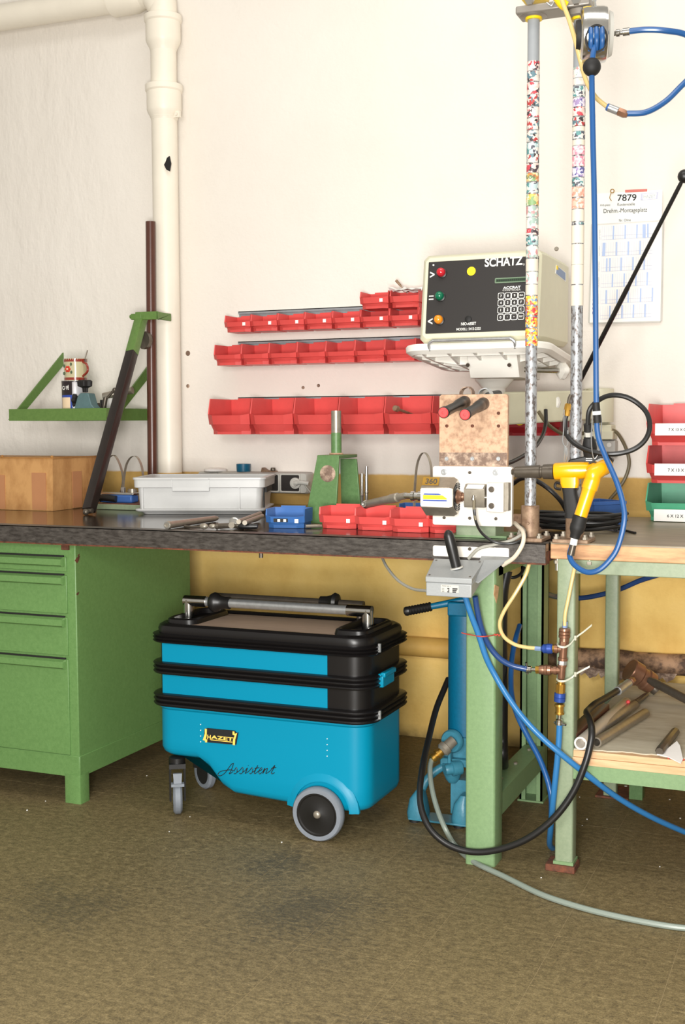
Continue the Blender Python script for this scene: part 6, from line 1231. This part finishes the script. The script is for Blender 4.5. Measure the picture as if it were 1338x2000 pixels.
def stack_bin(label, z, m, txt, th_, hh, hf):
    bw, bd = .22, .33; x0_ = at(1262, 950, y=-.40).x
    t = make_bin(label, 'stacked bins on the right-hand table', bw, bd, hh, m=m, hf=hf, loc=(x0_+bw/2-.004, -.40+bd, z), t=.004, ch=.09)
    p0_, = (V((-bw*.36, -bd*1.0-.001, hh*th_)),); b = MB(); b.box(-bw*.37, bw*.45, -bd*1.0-.0015, -bd*1.0+.002, hh*th_-.0, hh*th_+.036); lb = part('label_strip', b, M['paper'], t, 'white label strip', local=True)
    text('label_lettering', txt, M['print'], lb, (-bw*.19, -bd*1.0-.002, hh*th_+.012), (1, 0, 0), (0, 0, 1), h=.0095, fat=.02, local=True); return t
stack_bin('red bin lettered 7 x 13 x 0.3 topping the right-hand stack', 1.083, 'red', '7 X 13 X 0,3', .24, .128, .50)
stack_bin('red bin lettered 7 x 13 x 1, middle of the right-hand stack', .967, 'red', '7 X 13 X 1', .22, .115, .50)
stack_bin('green storage bin with a faint white label at the bottom of the right-hand stack', .851, 'green_bin', '6 X 12 X 1', .02, .115, .50)

# ------------------------------------------------------------------ teal hydraulic pump behind the bench leg
t = thing('hydraulic_pump', 'teal hand pump with tall cylinder and rubber-gripped lever behind the green bench leg', 'pump', (.30, -.83, 0))
yp = -.80; cxp = .229+.052
b = MB(); b.lathe([(0, 0), (0, .040), (.012, .052), (.375, .052), (.380, .046), (.380, 0)], (cxp, yp, .235), n=30); part('cylinder', b, M['teal'], t, 'tall teal cylinder')
a_, c_ = at(788, 1195, y=-.86), at(908, 1172, y=-.82); d = c_-a_; L_ = d.length
b = MB(); b.lathe([(L_*.38, .009), (L_, .011), (L_+.05, .012), (L_+.05, 0), (L_*.38, 0)], a_, d, 16); part('lever', b, M['teal'], t)
pr = [(0, 0), (.001, .006), (.004, .012), (.010, .014), (.018, .013)]+[(.02+.0085*k*.5, .0122 if k % 2 else .0142) for k in range(16)]+[(L_*.42, .012), (L_*.42, 0)]
b = MB(); b.lathe(pr, a_, d, 20); part('lever_grip', b, M['black'], t, 'ribbed black grip')
p = at(905, 1178, y=-.80); b = MB(); b.box(p.x-.03, p.x+.03, yp-.06, yp+.02, .600, .640); part('lever_pivot', b, M['teal'], t, bevel=.004)
va = at(868, 1456, y=-.90)
b = MB(); b.lathe([(0, 0), (0, .030), (.006, .034), (.014, .034), (.016, .028), (.024, .028), (.03, .022), (.05, .022), (.05, 0)], at(880, 1449, y=-.88), (.2, 1, 0), 26); part('valve_flange', b, M['teal2'], t)
b = MB(); v0, v1, v2 = at(886, 1446, y=-.90), at(862, 1468, y=-.93), at(843, 1484, y=-.95); d = v1-v0; b.lathe([(0, .015), (d.length*.55, .016), (d.length*.6, .021), (d.length*.85, .021), (d.length, .014)], v0, d, 14); part('valve_body', b, M['steel'], t)
d = v2-v1; b = MB(); b.lathe([(0, .013), (.008, .013), (.009, .016), (.016, .016), (.017, .011), (.024, .011), (.025, .014), (.034, .014), (d.length, .008)], v1, d, 12); part('brass_fitting', b, M['brass'], t, 'brass hose fitting')
b = MB(); q_ = at(888, 1485, y=-.84); b.box(q_.x-.035, q_.x+.10, -.87, -.74, q_.z-.010, q_.z+.012); b.box(q_.x-.008, q_.x+.002, -.885, -.86, q_.z, q_.z+.05); b.box(q_.x-.03, q_.x+.09, -.85, -.76, q_.z+.01, .245); part('valve_block', b, M['teal2'], t, bevel=.003)
s0 = at(882, 1500, y=-.86); b = MB(); b.lathe([(0, 0), (0, .012), (.01, .020), (.035, .030), (.05, .032), (.06, .032), (.06, 0)], (s0.x, -.85, s0.z-.045), n=24); part('sump', b, M['teal2'], t)
b = MB(); b.lathe([(0, 0), (0, .014), (.006, .016), (.02, .016), (.022, .022), (.03, .022), (.05, .02)], at(869, 1504, y=-.90), (.75, .6, .08), 18); part('plug', b, M['teal2'], t)
fx0, fx1 = at(813, 1590, y=-.92).x, at(900, 1600, y=-.92).x
for x in (fx0, fx1):
    b = MB(); L = []
    for z, w_, h_ in ((.012, .028, .034), (.03, .030, .036), (.07, .022, .03), (.095, .010, .018)): L.append([(x+xx*1.0+.006*(z > .08), -.90+yy, z) for xx, yy in rr(-w_, w_, -h_, h_, w_*.8, 5)])
    b.loft(L); part('foot', b, M['teal2'], t); b = MB(); b.cyl((x-.01, -.905, 0), (x-.01, -.905, .014), .016); part('rubber_foot', b, M['blackm'], t)
b = MB(); b.box(fx0-.02, fx1+.03, -.935, -.86, .012, .018); part('base_plate', b, M['teal2'], t, bevel=.002)
b = MB(); b.box(cxp-.03, cxp+.05, yp-.05, yp+.05, .018, .12); b.tube([(fx0+.004, -.89, .085), (fx0+.02, -.88, .12), (fx0+.05, -.86, .15), (cxp-.0, -.82, .18)], .012, n=14); part('pedestal', b, M['teal2'], t)

# ------------------------------------------------------------------ hoses below the bench
hose('black_hose', [(876, 1326, -.77), (868, 1345, -.80), (852, 1385, -.86), (838, 1440, -.95), (826, 1495, -1.06), (820, 1550, -1.14), (826, 1590, -1.18), (845, 1625, -1.20), (880, 1652, -1.205), (925, 1664, -1.205), (975, 1659, -1.205), (1030, 1638, -1.205), (1080, 1600, -1.20), (1118, 1550, -1.19), (1142, 1495, -1.18), (1154, 1450, -1.165), (1156, 1425, -1.15), (1152, 1405, -1.12), (1146, 1392, -1.08), (1150, 1386, -1.03), (1162, 1375, -.98), (1178, 1366, -.92), (1198, 1354, -.84), (1209, 1347, -.80)], .0088, 'black', 'thick black hose looping in front of the bench legs up to the lower shelf', n=12)
t = thing('hose_ferrule', 'crimped steel ferrule at the end of the thick black hose on the lower shelf', 'fitting', tuple(at(1220, 1340, y=-.78)))
a_, c_ = at(1206, 1350, y=-.81), at(1228, 1334, y=-.74); d = c_-a_; b = MB(); b.lathe([(0, .0085), (.001, .0125), (d.length*.5, .0125), (d.length*.55, .0115), (d.length, .0118), (d.length, .006)], a_, d, 18); part('sleeve', b, M['zinc'], t)
e_ = at(1238, 1327, y=-.71); d = e_-c_; b = MB(); b.lathe([(0, .007), (d.length*.3, .007), (d.length*.35, .011), (d.length*.8, .011), (d.length, .006)], c_, d, 6); part('union_nut', b, M['bronze'], t)
hose('grey_hose', [(843, 1484, -.95), (840, 1500, -.97), (842, 1530, -1.0), (851, 1570, -1.04), (868, 1615, 'z', .06), (890, 1652, 'z', .012), (925, 1683, 'z', .0075), (985, 1712, 'z', .0075), (1060, 1748, 'z', .0075), (1140, 1774, 'z', .0075), (1220, 1793, 'z', .0075), (1300, 1808, 'z', .0075), (1360, 1815, 'z', .0075)], .0072, 'greyhose', 'grey-green hose snaking over the floor from the teal pump to the right')
hose('blue_hose', [(908, 1163, -1.25), (920, 1200, -1.24), (935, 1240, -1.225), (948, 1280, -1.215), (962, 1310, -1.205), (990, 1358, -1.20), (1022, 1402, -1.195), (1060, 1442, -1.19), (1100, 1476, -1.18), (1150, 1516, -1.15), (1210, 1560, -1.08), (1275, 1597, -1.0), (1345, 1628, -.9), (1410, 1652, -.82), (1480, 1672, 'z', .012), (1600, 1690, 'z', .0085), (1760, 1690, 'z', .0085)], .0076, 'lighthose', 'light blue air hose running diagonally across the table leg to the lower right', n=12)
hose('blue_hose', [(928, 1165, -1.24), (933, 1195, -1.23), (942, 1232, -1.215), (956, 1262, -1.20), (976, 1286, -1.19), (1000, 1300, -1.18), (1028, 1307, -1.172)], .0074, 'navyhose', 'navy air hose from the joystick box to the lower brass manifold coupling', n=12)
hose('blue_hose', [(1015, 1222, -.80), (1008, 1245, -.86), (1001, 1280, -.90), (998, 1320, -.94), (1000, 1360, -.98), (1012, 1400, -1.02), (1032, 1440, -1.04), (1054, 1482, -1.06), (1070, 1525, -1.08), (1077, 1560, -1.09), (1077, 1600, -1.07)], .0076, 'bluehose', 'blue air hose coming down behind the back leg and joining the vertical hose', n=12)
hose('blue_hose', [(1093, 1410, -1.165), (1092, 1440, -1.165), (1089, 1480, -1.165), (1084, 1530, -1.16), (1079, 1580, -1.14), (1075, 1625, -1.09), (1074, 1650, -1.03), (1084, 1660, -.96)], .0078, 'lighthose', 'light blue air hose dropping from the brass manifold along the table leg', n=12)
hose('amber_tube', [(1034, 1100, -1.16), (1026, 1125, -1.17), (1006, 1160, -1.18), (984, 1195, -1.185), (976, 1220, -1.185), (984, 1243, -1.18), (1004, 1258, -1.175), (1026, 1264, -1.17), (1047, 1266, -1.165)], .0050, 'beigehose', 'amber air tube curving from the bench edge to the upper manifold coupling', 'tube', n=10)
hose('amber_tube', [(1124, 1100, -1.15), (1118, 1130, -1.16), (1110, 1170, -1.165), (1104, 1200, -1.168), (1103, 1222, -1.168)], .0046, 'beigehose', 'straight amber air tube feeding the top of the brass manifold', 'tube', n=10)
hose('blue_hose', [(1066, 1160, -.45), (1090, 1166, -.30), (1135, 1168, -.25), (1180, 1160, -.22), (1215, 1149, -.20), (1250, 1134, -.2), (1290, 1122, -.2), (1360, 1105, -.2)], .0085, 'navyhose', 'navy hose running along the wall behind the right-hand table legs')
hose('black_hose', [(990, 1115, -.92), (982, 1160, -.93), (980, 1250, -.93), (981, 1350, -.93), (981, 1440, -.92), (982, 1490, -.90), (984, 1520, 'z', .03)], .016, 'black', 'fat black conduit hanging behind the green bench leg', 'conduit', n=12)
hose('black_cable', [(985, 1118, -.9), (1000, 1128, -.9), (1016, 1122, -.88), (1024, 1108, -.86)], .0045, 'black', 'black cable drooping under the bench edge between the legs', 'cable')
t = thing('cable_tie', 'thin red wire tie around the green bench leg and blue hoses', 'tie', tuple(at(930, 1240, y=-1.25)))
b = MB(); b.tube(path([(902, 1236, -1.183), (915, 1239, -1.20), (938, 1243, -1.240), (948, 1243, -1.236), (962, 1241, -1.195), (970, 1239, -1.17), (974, 1238, -1.13)]), .0016, n=6); part('wire', b, M['pinktie'], t)
b = MB(); q_ = at(966, 1240, y=-1.185); b.tube([q_+V((.002*k, -.001+.0025*math.sin(k*1.6), .0022*math.cos(k*1.6))) for k in range(9)], .0014, n=6); part('twist', b, M['pinktie'], t)
t = thing('paper_tag', 'small torn paper tag hanging on the side of the green bench leg', 'tag', tuple(at(968, 1150, y=-1.15)))
b = MB(); P = [at(x, y, x=.478) for x, y in ((966, 1142), (974, 1146), (972, 1165), (969, 1178), (964, 1160))]; b.prism(P, (.001, 0, 0)); part('tag', b, M['board'], t)

# brass and bronze manifold on the table leg
t = thing('air_manifold', 'bronze and brass air manifold with blue couplings strapped to the right table leg', 'manifold', tuple(at(1098, 1300, y=-1.165)))
ym = -1.165
def seg(name, q0, q1, prof, m, n=18, y=ym, label=None):
    a_, c_ = at(*q0, y=y), at(*q1, y=y); d = c_-a_; b = MB(); b.lathe([(f*d.length, r) for f, r in prof], a_, d, n); return part(name, b, M[m], t, label)
seg('blue_nut', (1104, 1214), (1103, 1226), [(0, 0), (0, .0066), (1, .0066), (1, 0)], 'stickblue', 6)
seg('ribbed_coupling', (1103, 1226), (1102, 1252), [(0, 0), (0, .008), (.06, .0135), (.22, .0145), (.26, .0125), (.30, .0145), (.48, .0145), (.52, .0125), (.56, .0145), (.74, .0145), (.78, .012), (1, .0125), (1, 0)], 'bronze')
seg('hex_nut', (1102, 1250), (1101, 1262), [(0, 0), (0, .0118), (1, .0118), (1, 0)], 'bronze', 6)
seg('tee_body', (1101, 1260), (1099, 1290), [(0, 0), (0, .0105), (.2, .0098), (.8, .0098), (.82, .0125), (1, .0125), (1, 0)], 'bronze', 20)
seg('tee_branch', (1100, 1268), (1084, 1267), [(0, .009), (.6, .009), (.62, .0115), (1, .0115), (1, 0)], 'bronze', 20)
seg('hex_nut', (1086, 1267), (1079, 1267), [(0, 0), (0, .0100), (1, .0100), (1, 0)], 'brass', 6)
seg('blue_coupling', (1080, 1267), (1057, 1267), [(0, 0), (0, .010), (.1, .0125), (.45, .013), (.5, .012), (.8, .0118), (.9, .008), (1, .006), (1, 0)], 'bluefit')
seg('blue_nut', (1057, 1267), (1045, 1266), [(0, 0), (0, .0062), (1, .0062), (1, 0)], 'stickblue', 6)
seg('steel_nipple', (1099, 1288), (1098, 1302), [(0, .010), (.15, .0108), (.85, .0108), (1, .008)], 'zinc', 6)
seg('tee_body', (1098, 1298), (1096, 1326), [(0, 0), (0, .0115), (.15, .0115), (.18, .0095), (.8, .0095), (1, .0085), (1, 0)], 'bronze', 20)
seg('tee_branch', (1097, 1309), (1082, 1309), [(0, .009), (.6, .009), (.62, .0115), (1, .0115), (1, 0)], 'bronze', 20)
seg('ribbed_coupling', (1082, 1309), (1054, 1308), [(0, .004), (.02, .009), (.18, .009), (.2, .0125), (.4, .0138), (.44, .012), (.48, .0138), (.62, .0138), (.66, .012), (.70, .0125), (1, .0115), (1, 0)], 'bronze')
seg('hex_nut', (1056, 1308), (1047, 1308), [(0, 0), (0, .0105), (1, .0105), (1, 0)], 'brass', 6)
seg('hose_tail', (1047, 1308), (1030, 1307), [(0, .005), (.5, .0045), (.55, .0085), (1, .0085), (1, 0)], 'chrome')
seg('brass_collar', (1096, 1328), (1095, 1338), [(0, 0), (0, .0112), (.4, .0112), (.45, .0090), (1, .0090), (1, 0)], 'brass')
seg('brass_body', (1095, 1336), (1094, 1354), [(0, 0), (0, .0122), (1, .0122), (1, 0)], 'brass', 8)
seg('blue_ring', (1094, 1353), (1093, 1371), [(0, 0), (0, .0115), (.05, .0142), (.46, .0146), (.5, .0134), (.54, .0146), (.95, .0142), (1, .011), (1, 0)], 'bluefit')
seg('brass_body', (1093, 1374), (1093, 1396), [(0, 0), (0, .009), (.05, .0125), (.25, .0130), (.3, .0105), (.75, .0105), (.8, .0120), (.95, .0120), (1, .008), (1, 0)], 'brass')
seg('hose_tail', (1093, 1396), (1092, 1412), [(0, .0055), (.5, .005), (.6, .0092), (1, .0092), (1, 0)], 'chrome')
for (px, py), r_ in (((1029, 1307), .0088), ((1092, 1413), .0092)):
    q_ = at(px, py, y=ym); ax = (1, 0, 0) if px < 1050 else (0, 0, 1); b = MB(); b.lathe([(-.003, r_-.001), (-.003, r_+.001), (.003, r_+.001), (.003, r_-.001)], q_, ax, 18, close=True)
    s_ = V((0, -.4, 1)) if px < 1050 else V((1, -.5, 0)); b.cyl(q_+s_*(r_), q_+s_*(r_+.010), .0028); b.cyl(q_-s_*(r_), q_-s_*(r_+.004), .0035); part('hose_clip', b, M['chrome'], t)
for k, (pts, lab) in enumerate((([(1088, 1257), (1091, 1262), (1103, 1264), (1114, 1258), (1124, 1246), (1140, 1234), (1156, 1221)], 'upper of two clear cable ties strapping the manifold to the table leg'), ([(1087, 1326), (1092, 1330), (1104, 1330), (1116, 1324), (1124, 1317), (1140, 1308), (1152, 1302)], 'lower of two clear cable ties strapping the manifold to the table leg'))):
    P = [at(x, y, y=ym-.016+.010*(i == 0)+.004*max(0, i-3)) for i, (x, y) in enumerate(pts)]; tt = thing('cable_tie', lab, 'tie', tuple(P[2]))
    b = MB(); b.strap(P, .0052, .0014, (0.0, .3, 1)); part('strap', b, M['tie'], tt)
    q_ = P[4]; b = MB(); b.box(q_.x-.003, q_.x+.003, q_.y-.004, q_.y+.004, q_.z-.006, q_.z+.006); part('lock', b, M['tie'], tt, bevel=.001)
# crumbs of paint and dust on the floor
b = MB()
for k in range(46):
    if k < 26: p = V((random.uniform(.62, 1.1), random.uniform(-.55, -.10), .0006))
    else: p = V((random.uniform(-1.0, .9), random.uniform(-1.35, -.4), .0006))
    s_ = random.uniform(.002, .006) if k < 26 else random.uniform(.0015, .003); a0 = random.uniform(0, 6)
    q = [p+V((s_*random.uniform(.6, 1.2)*math.cos(a0+2*PI*i/5), s_*random.uniform(.6, 1.2)*math.sin(a0+2*PI*i/5), 0)) for i in range(5)]; b.prism(q, (0, 0, random.uniform(.001, .003)))
o = solo('paint_crumbs', b, M['paper'], 'scattered white paint crumbs on the floor below the benches', 'debris'); o['kind'] = 'stuff'
